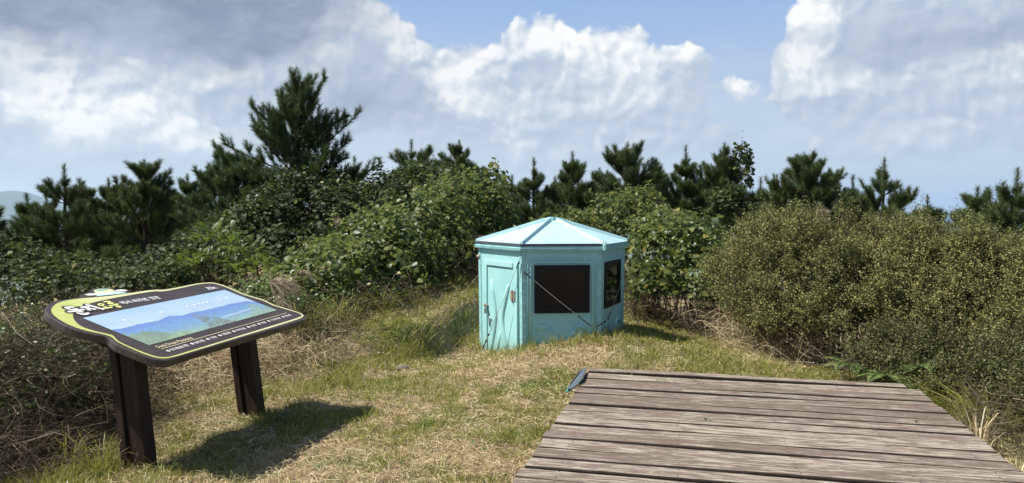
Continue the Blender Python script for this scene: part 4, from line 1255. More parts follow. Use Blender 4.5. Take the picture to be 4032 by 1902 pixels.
PINE_LABELS = []
def pine(px, py_top, half_w, py_bot, depth, seed, label, per=None, sparse=1.0, lean=0.0, round_=.88, spacing=.36, per_m=560):
    global rng
    old = rng; rng = np.random.default_rng(seed)
    top = at_depth(px, py_top, depth); bot = at_depth(px, py_bot, depth)
    gz = float(ground_z(top[0], depth)) - .15
    H = top[2] - gz; cb = max(bot[2] - gz, .25); Rm = half_w / FPX * depth * 1.5
    root = empty('pine_tree', (top[0], depth, gz), label, 'tree', 'pine trees')
    k = 12
    tz = np.linspace(0, H - .12, k)
    trunk = np.stack([np.cumsum(rng.normal(0, .012, k)) + lean * tz, np.cumsum(rng.normal(0, .012, k)), tz], 1)
    trunk[:, :2] -= trunk[-1, :2] * (tz / tz[-1])[:, None] * (0 if lean else 1)
    tr = .014 + (.028 + .013 * H) * (1 - tz / H) ** .9
    tb = Batch(); nb = Batch()
    tb.add(tube_batch(trunk[None], tr[None], 8))
    def tp(z):
        return np.stack([np.interp(z, tz, trunk[:, c]) for c in range(3)], -1)
    LL, SS = [], []
    z = cb
    P, D, L, U = [], [], [], []
    while z < H - .30:
        t = (z - cb) / (H - cb)
        nb_ = int(round(rng.uniform(5, 7.4) * sparse))
        a0 = rng.uniform(0, 2 * PI)
        for q in range(max(nb_, 2)):
            a = a0 + q * 2 * PI / max(nb_, 2) + rng.normal(0, .25)
            ln = Rm * ((1 - t) ** round_ * .96 + .045) * rng.uniform(.62, 1.15)
            e = R(6 + 34 * t) + rng.normal(0, .16)
            P.append(tp(z + rng.normal(0, .05))); D.append([math.cos(a) * math.cos(e), math.sin(a) * math.cos(e), math.sin(e)]); L.append(max(ln, .16)); U.append(rng.uniform(.10, .42))
        z += spacing * rng.uniform(.75, 1.25)
    P, D, L, U = map(np.array, (P, D, L, U))
    br = shoot_lines(P, D, L, U, 6)
    tb.add(tube_batch(br, np.linspace(.016, .005, 6)[None] * (.6 + L[:, None] * .6), 5))
    LL.append((br, np.maximum(1 - .55 / np.maximum(L, .3), .12)))
    # side shoots on the branches, then second-order shoots
    def sides(lines, Ls, fr, lrange, spread):
        m, kk, _ = lines.shape
        P2, D2, L2 = [], [], []
        for f in fr:
            for sg_ in (-1, 1):
                keep = rng.uniform(0, 1, m) < .86
                ff = np.clip(f + rng.normal(0, .06, m), .08, .97) * (kk - 1)
                i0 = np.minimum(ff.astype(int), kk - 2); fq = (ff - i0)[:, None]
                p = lines[np.arange(m), i0] * (1 - fq) + lines[np.arange(m), i0 + 1] * fq
                d = lines[np.arange(m), i0 + 1] - lines[np.arange(m), i0]; d /= np.linalg.norm(d, axis=1, keepdims=True)
                h = np.cross(d, [0, 0, 1.0]); h /= np.linalg.norm(h, axis=1, keepdims=True) + 1e-9
                nd = d * .75 + h * sg_ * (spread + rng.normal(0, .2, (m, 1))) + np.array([0, 0, 1.0]) * rng.uniform(.3, 1.1, (m, 1))
                nd /= np.linalg.norm(nd, axis=1, keepdims=True)
                l2 = rng.uniform(*lrange, m) * np.clip(Ls * (1.25 - f), .28, 1.0)
                P2.append(p[keep]); D2.append(nd[keep]); L2.append(l2[keep])
        return np.concatenate(P2), np.concatenate(D2), np.concatenate(L2)
    fr = (.22, .42, .60, .76, .9) if Rm > .6 else (.35, .62, .85)
    P2, D2, L2 = sides(br, np.clip(L, .32, 1.0), fr, (.32, .56), .62)
    s2_ = shoot_lines(P2, D2, L2, np.full(len(P2), .45), 4)
    tb.add(tube_batch(s2_, np.full((len(P2), 4), .0045), 4))
    LL.append((s2_, np.full(len(P2), .12)))
    big = L2 > .30
    if big.any():
        P3_, D3_, L3_ = sides(s2_[big], L2[big] * 1.6, (.45,), (.22, .36), .7)
        s3_ = shoot_lines(P3_, D3_, np.maximum(L3_, .14), np.full(len(P3_), .4), 4)
        LL.append((s3_, np.full(len(P3_), .1)))
    # leader and the candles round it
    nc = 5
    a = rng.uniform(0, 2 * PI, nc); 
    Pt = np.concatenate([tp(np.full(nc, H - .34)), tp(np.full(nc, H - .62)), tp(np.array([H - .50]))]) 
    Dt = np.concatenate([np.stack([np.cos(a) * .5, np.sin(a) * .5, np.full(nc, .85)], 1), np.stack([np.cos(a + .6) * .75, np.sin(a + .6) * .75, np.full(nc, .6)], 1), [[0, 0, 1.0]]])
    Lt = np.concatenate([rng.uniform(.12, .22, nc), rng.uniform(.22, .36, nc), [.58]])
    ct = shoot_lines(Pt, Dt, Lt, np.full(len(Pt), .2), 4)
    tb.add(tube_batch(ct, np.full((len(Pt), 4), .006), 4)); LL.append((ct, np.full(len(Pt), .06)))
    for ln_, st in LL:
        nb.add(needles(ln_, st, per_m))
    zmax = max(v[:, 2].max() for v in nb.V)             # the highest needle tip stands where the photo shows the top
    for v in nb.V + tb.V: v[:, 2] *= (H + .02) / zmax
    tb.build('trunk', m_bark, root, smooth=True)
    nb.build('crown', m_needle, root)
    rng = old
    return root

pines = [
    # px, py_top, half width px, py crown bottom, depth, seed, label, extras
    (-50, 770, 120, 1080, 16.0, 11, 'pine at the left edge of the photo, only one branch tip showing', {}),
    (105, 752, 90, 1040, 17.0, 12, 'low bushy pine just left of the slender bare-trunked pine', {}),
    (252, 638, 165, 1000, 17.0, 13, 'slender sparse pine with a visible bare trunk above the left end of the board', dict(sparse=.62, round_=.9, spacing=.5)),
    (425, 690, 130, 1040, 18.0, 14, 'low pine between the slender pine and the bushy round pine', {}),
    (568, 610, 205, 1060, 17.0, 15, 'bushy pine behind the information board with a single leader shoot', {}),
    (735, 675, 120, 1020, 18.5, 16, 'small pine in the gap left of the tallest pine group', {}),
    (930, 542, 200, 960, 16.2, 17, 'mid-height pine leaning against the left side of the tallest pine', dict(round_=.6)),
    (1176, 262, 245, 830, 16.0, 18, 'tallest pine of all, standing high against the clouds', dict(round_=.88, spacing=.44)),
    (1395, 605, 90, 860, 19.0, 19, 'small pine close to the right foot of the tallest pine', {}),
    (1620, 542, 130, 860, 20.0, 20, 'broad flat-topped pine behind the kudzu, left one of the two there', dict(round_=.62)),
    (1808, 543, 115, 860, 20.6, 21, 'broad pine behind the top of the kudzu slope, right one of the two there', dict(round_=.66)),
    (2018, 680, 62, 900, 21.0, 22, 'little pine just right of the kudzu top, behind the hut roof', {}),
    (2102, 614, 95, 920, 20.0, 23, 'narrow pointed pine directly behind the hut roof tip', dict(round_=1.0)),
    (2256, 588, 135, 930, 20.0, 24, 'cone-shaped pine behind and right of the hut roof', {}),
    (2470, 548, 160, 930, 19.0, 25, 'wide pine with arching arms right of the hut', dict(round_=.68)),
    (2702, 563, 95, 930, 19.0, 26, 'narrow twin-topped pine between two wide pines', {}),
    (2852, 556, 125, 940, 18.5, 27, 'full rounded pine at the left end of the olive bush', dict(round_=.66)),
    (2995, 690, 65, 920, 21.0, 28, 'small low pine in the dip between two full pines', {}),
    (3165, 586, 155, 940, 19.0, 29, 'wide many-topped pine behind the olive bush', dict(round_=.66)),
    (3360, 680, 75, 940, 18.5, 30, 'short pine just left of the open tiered pine', {}),
    (3486, 612, 125, 960, 18.0, 31, 'open tiered pine with separate whorls behind the olive bush', dict(sparse=.62, spacing=.42, round_=.55)),
    (3655, 758, 80, 960, 18.0, 32, 'short pine standing alone in the sky gap at the right', {}),
    (3850, 722, 125, 1040, 15.5, 33, 'pine left of the big pine cut by the right edge', {}),
    (4005, 650, 200, 1180, 14.0, 34, 'big green pine cut off by the right edge of the photo', {}),
    # darker second row seen between the others
    (1010, 700, 130, 1000, 21.0, 41, 'dark pine filling in behind the tallest pine, left side', {}),
    (1320, 690, 120, 980, 22.0, 42, 'dark pine filling in behind the tallest pine, right side', {}),
    (1950, 695, 95, 960, 24.0, 43, 'dark low pine in the back row behind the kudzu top', {}),
    (2185, 685, 105, 960, 24.0, 44, 'dark back-row pine between the pointed and the cone-shaped pine', {}),
    (2360, 655, 115, 960, 24.0, 45, 'dark back-row pine between the cone-shaped pine and the wide arching one', {}),
    (2600, 650, 115, 960, 24.0, 46, 'dark back-row pine behind the twin-topped pine', {}),
    (2780, 665, 110, 960, 24.0, 47, 'dark back-row pine left of the full rounded pine', {}),
    (3060, 680, 110, 960, 24.0, 48, 'dark back-row pine left of the many-topped pine', {}),
    (180, 745, 120, 1060, 19.0, 50, 'dark low pine behind the slender bare-trunked pine', {}),
    (330, 705, 125, 1060, 19.5, 51, 'dark low pine left of the bushy round pine', {}),
    (660, 725, 130, 1060, 19.0, 52, 'dark low pine right of the bushy round pine', {}),
    (820, 655, 140, 1040, 19.0, 53, 'dark pine in the gap before the tallest pine group', {}),
    (1120, 640, 150, 960, 19.0, 54, 'dark pine right behind the trunk of the tallest pine', {}),
    (1500, 700, 120, 960, 22.0, 55, 'dark back-row pine left of the broad flat-topped pine', {}),
    (1720, 640, 120, 960, 22.0, 56, 'dark back-row pine between the two broad pines', {}),
    (3420, 735, 95, 960, 22.0, 57, 'dark low pine behind the open tiered pine', {}),
    (3940, 755, 115, 1060, 17.0, 58, 'dark pine just left of the big pine at the right edge', {}),
    (3270, 655, 110, 960, 23.0, 49, 'dark back-row pine right of the many-topped pine', {}),
]
for (px, pt, hw, pb__, dp, sd, lab, ex) in pines:
    pine(px, pt, hw, pb__, dp, sd, lab, **ex)

# ------------------------------------------------------------------ leafy mounds
def blob_leaves(bt, blobs, density, size, shape='heart', upb=.55, rough_=.5, lump=.3, seed=0, sun_side=0.0, spread=.14):
    """leaves over ellipsoid blobs (centre, radii); lumpy surface, several leaves deep"""
    r_ = np.random.default_rng(seed)
    C = np.array([b[0] for b in blobs]); RR = np.array([b[1] for b in blobs])
    for bi, (c, rad) in enumerate(blobs):
        c, rad = np.array(c), np.array(rad)
        area = 4 * PI * ((rad[0] * rad[1]) ** 1.6 / 3 + (rad[0] * rad[2]) ** 1.6 / 3 + (rad[1] * rad[2]) ** 1.6 / 3) ** (1 / 1.6)
        n = int(area * density * .8)
        kc = max(n // 17, 8)                                # leaves sit in tufts, with dark gaps between
        dc_ = r_.normal(size=(kc, 3)); dc_ /= np.linalg.norm(dc_, axis=1, keepdims=True)
        own = r_.integers(0, kc, n); toff = r_.normal(0, .10, kc)[own]
        d = dc_[own] + r_.normal(0, 1, (n, 3)) * (.11 / rad)
        d /= np.linalg.norm(d, axis=1, keepdims=True)
        ok = d[:, 2] > -.45
        d, toff = d[ok], toff[ok]; n = len(d)
        lum = 1 + lump * (np.sin(d[:, 0] * 7 + bi) * np.sin(d[:, 1] * 6 + bi * 2) + .8 * np.sin(d[:, 2] * 9 + d[:, 0] * 8 + bi * 3) + .5 * np.sin(d[:, 0] * 19 + d[:, 2] * 17)) * .5
        rf = (lum + toff) * (1.04 - np.abs(r_.normal(0, spread, n)))
        p = c + d * rad * rf[:, None]
        # drop leaves deep inside another blob or under the soil
        q = ((p[:, None] - C[None]) / RR[None]) ** 2
        q = q.sum(2); q[:, bi] = 9
        ok = (q.min(1) > .45) & (p[:, 2] > ground_z(p[:, 0], p[:, 1]) + .02)
        p, d = p[ok], d[ok]; n = len(p)
        if n == 0: continue
        N = d / rad; N /= np.linalg.norm(N, axis=1, keepdims=True)
        N = N * .55 + np.array([0, 0, 1.0]) * upb + r_.normal(0, rough_, (n, 3))
        sz = r_.uniform(size[0] * .6, size[1] * 1.05, n)
        # leaves hang tip-down
        T = np.cross(N, [0, 0, -1.0] + r_.normal(0, .6, (n, 3)))
        V, F = leaf_batch(p, N, sz, shape, spin=r_.normal(0, .7, (n, 3)) + np.array([0, 0, -1.0]) * 0 + np.cross(N, [0, 0, 1.0]))
        bt.add((V, F))

def stems_in(bt, blobs, n, rad=.008, seed=1):
    r_ = np.random.default_rng(seed)
    for (c, rd) in blobs:
        c, rd = np.array(c), np.array(rd)
        m = n
        d = r_.normal(size=(m, 3)); d[:, 2] = np.abs(d[:, 2]) ; d /= np.linalg.norm(d, axis=1, keepdims=True)
        end = c + d * rd * r_.uniform(.8, 1.02, (m, 1))
        bx_ = c[0] + r_.normal(0, .3, m) * rd[0]; by_ = c[1] + r_.normal(0, .3, m) * rd[1]
        st = np.stack([bx_, by_, ground_z(bx_, by_) - .05], 1)
        t = np.linspace(0, 1, 6)[None, :, None]
        P = st[:, None] * (1 - t) + end[:, None] * t
        P[:, :, 2] += (np.sin(t[..., 0] * PI) * .15) 
        P += r_.normal(0, .03, P.shape) * np.sin(t * PI)
        bt.add(tube_batch(P, np.linspace(rad, rad * .35, 6)[None] * np.ones((m, 1)), 4))

def B(px, py, depth, rx_px, rz_px, ry):
    """a blob seen at a pixel: centre, half sizes across and up in pixels, half depth in metres"""
    c = at_depth(px, py, depth); k = depth / FPX
    return (tuple(c), (rx_px * k, ry, rz_px * k))

def mound(name, label, cat, blobs, m, density, size, shape='heart', seed=0, group=None, stems=14, part='foliage', **kw):
    c0 = np.mean([b[0] for b in blobs], 0)
    root = empty(name, (c0[0], c0[1], float(ground_z(c0[0], c0[1]))), label, cat, group)
    off = np.array(root.location)
    bt = Batch(); blob_leaves(bt, blobs, density, size, shape, seed=seed, **kw)
    bt.V = [v - off for v in bt.V]
    o = bt.build(part, m, root)
    if stems:
        sb = Batch(); stems_in(sb, blobs, stems, seed=seed); sb.V = [v - off for v in sb.V]
        sb.build('stems', m_stem, root, smooth=True)
    return root

KG = 'kudzu-covered mounds behind the lawn'
mound('kudzu_mound', 'sunlit kudzu mound sloping up from the board to the left of the hut', 'kudzu',
      [B(1180, 1180, 10.0, 150, 130, .8), B(1360, 1110, 10.6, 190, 160, .9), B(1560, 1030, 11.4, 210, 180, 1.0), B(1720, 960, 12.2, 190, 200, 1.0), B(1300, 1050, 11.8, 160, 120, .8), B(1480, 950, 12.8, 160, 130, .9)],
      m_kudzu, 520, (.06, .11), seed=101, group=KG)
mound('kudzu_mound', 'tall kudzu hump climbing to the highest point left of the hut roof', 'kudzu',
      [B(1850, 870, 13.2, 150, 190, 1.0), B(1920, 800, 13.6, 95, 130, .8), B(1780, 800, 13.8, 110, 100, .8), B(1960, 940, 12.9, 85, 200, .7)],
      m_kudzu, 520, (.06, .11), seed=102, group=KG)
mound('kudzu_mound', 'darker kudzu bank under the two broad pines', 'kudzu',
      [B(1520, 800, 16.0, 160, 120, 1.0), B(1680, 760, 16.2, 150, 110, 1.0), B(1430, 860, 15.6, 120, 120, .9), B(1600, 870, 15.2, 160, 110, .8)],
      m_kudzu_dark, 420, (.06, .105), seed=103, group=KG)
mound('kudzu_mound', 'kudzu bank showing just behind the hut roof', 'kudzu',
      [B(2180, 940, 15.0, 140, 90, .9), B(2300, 905, 15.2, 120, 80, .9), B(2440, 870, 15.0, 130, 110, .9), B(2520, 810, 15.6, 85, 75, .8)],
      m_kudzu, 440, (.06, .105), seed=104, group=KG)
mound('kudzu_mound', 'light green kudzu mound between the hut and the olive bush', 'kudzu',
      [B(2600, 1010, 11.8, 130, 140, .9), B(2710, 1000, 11.4, 140, 150, .9), B(2560, 1120, 11.0, 90, 90, .6), B(2740, 1120, 10.8, 110, 110, .7), B(2640, 900, 12.6, 150, 70, .8)],
      m_kudzu, 520, (.06, .11), seed=105, group=KG)

HGp = 'dark vine-covered shrubs under the pines'
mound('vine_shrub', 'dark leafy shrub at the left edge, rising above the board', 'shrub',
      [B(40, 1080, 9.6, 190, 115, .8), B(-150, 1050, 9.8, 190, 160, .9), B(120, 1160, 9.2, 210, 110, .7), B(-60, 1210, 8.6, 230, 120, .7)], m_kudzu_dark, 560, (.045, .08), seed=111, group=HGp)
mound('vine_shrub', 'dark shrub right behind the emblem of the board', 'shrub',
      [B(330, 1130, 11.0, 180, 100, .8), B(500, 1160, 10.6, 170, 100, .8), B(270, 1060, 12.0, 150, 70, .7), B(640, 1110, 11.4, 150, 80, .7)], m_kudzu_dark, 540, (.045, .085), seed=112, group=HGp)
mound('vine_shrub', 'dark shrub in the shade below the mid-height pine', 'shrub',
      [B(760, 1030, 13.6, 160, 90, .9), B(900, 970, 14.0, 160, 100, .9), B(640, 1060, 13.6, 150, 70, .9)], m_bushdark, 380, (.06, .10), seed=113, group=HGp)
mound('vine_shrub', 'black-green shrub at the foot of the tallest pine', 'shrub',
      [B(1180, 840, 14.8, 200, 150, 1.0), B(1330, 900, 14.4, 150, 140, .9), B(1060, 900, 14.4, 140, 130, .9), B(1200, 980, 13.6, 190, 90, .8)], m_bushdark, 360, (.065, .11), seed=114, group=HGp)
mound('vine_shrub', 'yellowish green shrub top left of the tallest pine trunk', 'shrub',
      [B(1080, 800, 15.0, 90, 65, .6), B(980, 870, 14.8, 90, 60, .6), B(1330, 760, 15.6, 90, 70, .6)], m_kudzu, 330, (.07, .11), seed=115, group=HGp)
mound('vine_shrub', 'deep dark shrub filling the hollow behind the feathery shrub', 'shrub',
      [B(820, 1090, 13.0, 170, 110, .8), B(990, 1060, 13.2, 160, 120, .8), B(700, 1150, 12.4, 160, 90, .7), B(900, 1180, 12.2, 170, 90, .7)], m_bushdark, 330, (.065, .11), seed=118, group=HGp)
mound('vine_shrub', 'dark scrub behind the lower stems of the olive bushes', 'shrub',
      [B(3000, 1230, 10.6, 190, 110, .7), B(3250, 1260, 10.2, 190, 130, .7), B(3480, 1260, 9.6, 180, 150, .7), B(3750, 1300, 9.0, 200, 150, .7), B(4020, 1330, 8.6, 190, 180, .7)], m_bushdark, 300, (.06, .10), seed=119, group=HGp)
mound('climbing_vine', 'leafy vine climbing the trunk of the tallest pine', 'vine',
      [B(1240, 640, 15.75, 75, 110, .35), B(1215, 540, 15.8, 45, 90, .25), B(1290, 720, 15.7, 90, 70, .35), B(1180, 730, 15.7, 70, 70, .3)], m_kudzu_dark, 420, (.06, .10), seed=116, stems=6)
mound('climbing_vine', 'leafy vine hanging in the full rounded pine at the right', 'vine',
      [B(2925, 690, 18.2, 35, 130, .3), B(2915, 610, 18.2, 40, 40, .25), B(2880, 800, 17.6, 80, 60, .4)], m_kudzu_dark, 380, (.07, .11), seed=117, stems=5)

# dry brown under-storey beneath the kudzu (nobody could count the stems)
def tangle(name, label, centers, n, ln, wd, m, seed, up=.5, clear_board=False):
    r_ = np.random.default_rng(seed)
    bt = Batch()
    for (c, rad, wgt) in centers:
        k_ = int(n * wgt)
        p = np.array(c) + r_.normal(0, .5, (k_, 3)) * np.array(rad)
        p[:, 2] = np.maximum(p[:, 2], ground_z(p[:, 0], p[:, 1]) + .01)
        d = r_.normal(size=(k_, 3)) * np.array([1, 1, .55]) + np.array([0, 0, up]); d /= np.linalg.norm(d, axis=1, keepdims=True)
        L = r_.uniform(ln[0], ln[1], k_)
        t = np.linspace(-.5, .5, 5)[None, :, None]
        bend = r_.normal(0, .16, (k_, 1, 3)) * L[:, None, None]
        P = p[:, None] + d[:, None] * L[:, None, None] * t + bend * (1 - 4 * t * t) + np.array([0, 0, -1.0]) * (t + .5) ** 2 * L[:, None, None] * .22
        P[:, :, 2] = np.maximum(P[:, :, 2], ground_z(P[:, :, 0], P[:, :, 1]) + .004)
        if clear_board:                                     # nothing pokes through the board or its posts
            q = P - Q[0]
            uu_, vv_ = q @ bu, q @ bv
            hit = ((uu_ > -.42) & (uu_ < BW + .3) & (vv_ > -.30) & (vv_ < BH + .35) & (q @ bn > -.12)).any(1)
            ga = math.atan2(-.226, .974); gx_, gy_ = P[..., 0] - .76, P[..., 1] - 7.1
            hit |= ((gx_ * math.cos(ga) + gy_ * math.sin(ga) < 2.9) & (gx_ * math.cos(ga) + gy_ * math.sin(ga) > 0) & (-gx_ * math.sin(ga) + gy_ * math.cos(ga) < .03)).any(1)
            P = P[~hit]; k_ = len(P)
        bt.add(tube_batch(P, np.linspace(1, .45, 5)[None] * r_.uniform(wd[0], wd[1], (k_, 1)), 3))
    o = bt.build(name, m)
    tag(o, label, 'undergrowth', None, 'stuff')
    return o
def Cc(px, py, depth, rx, rz, ry=.5):
    c = at_depth(px, py, depth); k = depth / FPX
    return (tuple(c), (rx * k, ry, rz * k))
tangle('dry_undergrowth', 'tangle of dry brown stems along the foot of the kudzu', [(*Cc(1150, 1270, 8.8, 240, 80, .6), .22), (*Cc(1450, 1190, 10.0, 260, 90, .6), .26), (*Cc(1780, 1080, 11.6, 230, 120, .6), .26), (*Cc(2520, 1150, 11.2, 120, 120, .6), .14), (*Cc(2800, 1240, 10.2, 140, 60, .5), .12)],
       3400, (.25, .8), (.0018, .0045), m_drystem, 201)
tangle('dry_undergrowth', 'thicket of dry grey-brown stems at the left in front of the board', [(*Cc(20, 1560, 5.8, 420, 330, .9), .5), (*Cc(250, 1500, 6.1, 260, 240, .8), .3), (*Cc(110, 1760, 5.2, 300, 120, .6), .2)],
       7000, (.2, .7), (.0010, .0030), m_drystem, 202, up=.35, clear_board=True)
tangle('dry_undergrowth', 'mown dry stalks lying behind the board posts', [(*Cc(760, 1470, 7.6, 330, 70, .9), .6), (*Cc(1040, 1370, 8.0, 260, 50, .6), .4)],
       3000, (.15, .5), (.0016, .004), m_straw, 203, up=.05)
tangle('dry_undergrowth', 'cut pale reed stalks lying under the olive bush', [(*Cc(2980, 1275, 9.3, 150, 40, .5), .6), (*Cc(3150, 1360, 8.6, 150, 50, .5), .4)],
       650, (.3, .8), (.0014, .0036), m_straw, 204, up=-.1)
tangle('dry_undergrowth', 'dead twigs and stalks in the dark gap beside the deck', [(*Cc(3550, 1430, 7.4, 300, 80, .5), .5), (*Cc(3850, 1650, 5.6, 200, 160, .5), .5)],
       800, (.2, .6), (.0012, .003), m_drystem, 205, up=.3, clear_board=True)
mound('bramble_shrub', 'low shrub of small green leaves below the left end of the board', 'shrub',
      [B(60, 1330, 6.4, 240, 120, .6), B(300, 1400, 6.3, 210, 110, .55), B(150, 1450, 5.9, 260, 120, .5), B(-150, 1450, 5.6, 200, 180, .5), B(60, 1600, 5.6, 220, 110, .4), B(250, 1560, 5.8, 150, 90, .35)], m_weed, 950, (.026, .052), 'oval', seed=121, stems=16, spread=.3)
mound('bramble_shrub', 'dim leafy scrub behind the left post under the board', 'shrub',
      [B(620, 1480, 7.6, 170, 110, .6), B(760, 1440, 8.0, 180, 90, .6), B(480, 1470, 7.0, 130, 120, .5)], m_bushdark, 520, (.035, .06), 'oval', seed=122, stems=12, spread=.25)
mound('bramble_shrub', 'weedy green shrub at the foot of the kudzu beside the board', 'shrub',
      [B(1120, 1230, 8.9, 130, 90, .5), B(1290, 1210, 9.5, 140, 90, .5), B(1450, 1170, 10.1, 150, 90, .5), B(1620, 1120, 10.9, 130, 80, .5), B(1010, 1190, 9.0, 120, 100, .6)], m_weed, 700, (.035, .07), 'oval', seed=123, stems=10, spread=.22)

# ------------------------------------------------------------------ fine-leaved olive bushes on the right
def spray_bush(label, blobs, n_tw, m, seed, leafs=(.019, .032), per=34, tw=(.28, .75), stem_n=60, upright=.85, group='fine-leaved bushes at the right', name='olive_bush', base=None):
    r_ = np.random.default_rng(seed)
    c0 = np.mean([b[0] for b in blobs], 0) if base is None else np.array(base)
    gz = float(ground_z(c0[0], c0[1]))
    root = empty(name, (c0[0], c0[1], gz), label, 'bush', group)
    off = np.array([c0[0], c0[1], gz])
    areas = np.array([(b[1][0] * b[1][2] + b[1][0] * b[1][1] + b[1][1] * b[1][2]) for b in blobs]); areas /= areas.sum()
    C = np.array([b[0] for b in blobs]); RR = np.array([b[1] for b in blobs])
    tips, outs = [], []
    for bi, (c, rd) in enumerate(blobs):
        k_ = int(n_tw * areas[bi])
        kc = max(k_ // 13, 3)                               # twigs come in sprays, with gaps between
        dc_ = r_.normal(size=(kc, 3)); dc_ /= np.linalg.norm(dc_, axis=1, keepdims=True)
        d = dc_[r_.integers(0, kc, k_)] + r_.normal(0, .17, (k_, 3)); d /= np.linalg.norm(d, axis=1, keepdims=True)
        d = d[d[:, 2] > -.5]
        lum = 1 + .26 * np.sin(d[:, 0] * 7 + bi) * np.sin(d[:, 2] * 8 + bi * 2) + .15 * np.sin(d[:, 0] * 15 + d[:, 1] * 11 + bi) + .08 * np.sin(d[:, 0] * 29 + d[:, 2] * 23)
        p = np.array(c) + d * np.array(rd) * (lum * (1 - np.abs(r_.normal(0, .16, len(d)))))[:, None]
        q = (((p[:, None] - C[None]) / RR[None]) ** 2).sum(2); q[:, bi] = 9
        ok = (q.min(1) > .4) & (p[:, 2] > ground_z(p[:, 0], p[:, 1]) + .12)
        tips.append(p[ok]); outs.append((d / np.array(rd))[ok])
    tips = np.concatenate(tips); outs = np.concatenate(outs); outs /= np.linalg.norm(outs, axis=1, keepdims=True)
    n = len(tips)
    d = outs * .8 + np.array([0, 0, 1.0]) * upright + r_.normal(0, .42, (n, 3)); d /= np.linalg.norm(d, axis=1, keepdims=True)
    L = r_.uniform(tw[0], tw[1], n)
    t5 = np.linspace(-.75, .25, 5)[None, :, None]
    P = tips[:, None] + d[:, None] * L[:, None, None] * t5 + np.array([0, 0, -1.0]) * ((t5 + .75) ** 2) * L[:, None, None] * r_.uniform(0, .5, (n, 1, 1))
    tb = Batch(); tb.add(tube_batch(P - off, np.linspace(.0028, .0010, 5)[None] * np.ones((n, 1)), 3))
    # leaves along the twigs
    cnt = per
    tt_ = r_.uniform(.12, 1.0, (n, cnt)); f = tt_ * 4; i0 = np.minimum(f.astype(int), 3); fr = (f - i0)[..., None]
    rows = np.arange(n)[:, None]
    A, Bq = P[rows, i0], P[rows, i0 + 1]
    p = (A * (1 - fr) + Bq * fr).reshape(-1, 3)
    dd = (Bq - A).reshape(-1, 3); dd /= np.linalg.norm(dd, axis=1, keepdims=True) + 1e-9
    m2_ = len(p)
    sd = np.cross(dd, r_.normal(size=(m2_, 3))); sd /= np.linalg.norm(sd, axis=1, keepdims=True) + 1e-9
    p = p + sd * r_.uniform(.004, .035, (m2_, 1))
    N = np.array([0, 0, 1.0]) * .55 + r_.normal(0, .55, (m2_, 3)) + np.repeat(outs, cnt, 0) * .25
    V, F = leaf_batch(p - off, N, r_.uniform(leafs[0], leafs[1], m2_), 'oval', spin=np.cross(N, sd))
    new_mesh('foliage', V, F, m, False, root)
    # main stems fanning out from the ground
    idx = r_.choice(n, min(stem_n, n), replace=False)
    e = tips[idx]
    bx_ = off[0] + (e[:, 0] - off[0]) * .22 + r_.normal(0, .10, len(idx)); by_ = off[1] + (e[:, 1] - off[1]) * .22 + r_.normal(0, .10, len(idx))
    s0 = np.stack([bx_, by_, ground_z(bx_, by_) - .05], 1)
    t = np.linspace(0, 1, 7)[None, :, None]
    S_ = s0[:, None] * (1 - t) + e[:, None] * t
    S_[:, :, 2] += np.sin(t[..., 0] * PI) * .12 * np.linalg.norm(e - s0, axis=1)[:, None]
    S_ += r_.normal(0, .02, S_.shape) * np.sin(t * PI)
    tb.add(tube_batch(S_ - off, np.linspace(.011, .004, 7)[None] * r_.uniform(.6, 1.2, (len(idx), 1)), 5))
    tb.build('stems', m_stem, root, smooth=True)
    return root
spray_bush('largest olive-green fine-leaved bush, right of the kudzu and behind the deck', 
           [B(2950, 1060, 9.3, 150, 190, .8), B(3060, 1000, 9.4, 190, 190, .9), B(3230, 980, 9.3, 200, 190, .9), B(3120, 1160, 8.8, 230, 170, .8), B(3330, 1120, 8.8, 180, 190, .8), B(3010, 1180, 9.0, 130, 120, .6)],
           5900, m_olive, 301, base=(3.45, 9.2, 0), stem_n=110)
spray_bush('olive-green bush reaching the right edge above the deck corner',
           [B(3520, 1000, 8.8, 180, 170, .8), B(3690, 1020, 8.4, 190, 180, .8), B(3860, 1060, 8.0, 180, 190, .7), B(3600, 1180, 8.2, 210, 180, .7), B(3830, 1240, 7.6, 200, 180, .6), B(4050, 1180, 7.4, 170, 220, .6)],
           5900, m_olive, 302, base=(4.6, 8.2, 0), stem_n=90)
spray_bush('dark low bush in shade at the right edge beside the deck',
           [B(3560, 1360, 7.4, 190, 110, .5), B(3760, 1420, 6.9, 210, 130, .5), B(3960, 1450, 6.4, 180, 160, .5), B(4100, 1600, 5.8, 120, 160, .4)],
           2600, m_olive_shaded, 303, base=(4.2, 6.9, 0), stem_n=50)
spray_bush('thin pale sprays sticking up out of the olive bushes', [B(3240, 850, 9.2, 300, 60, .5), B(3560, 850, 8.8, 160, 60, .4), B(3830, 900, 8.2, 160, 60, .4)], 420, m_olive, 304, per=20, tw=(.3, .7), stem_n=12, upright=1.3, base=(4.0, 8.9, 0))

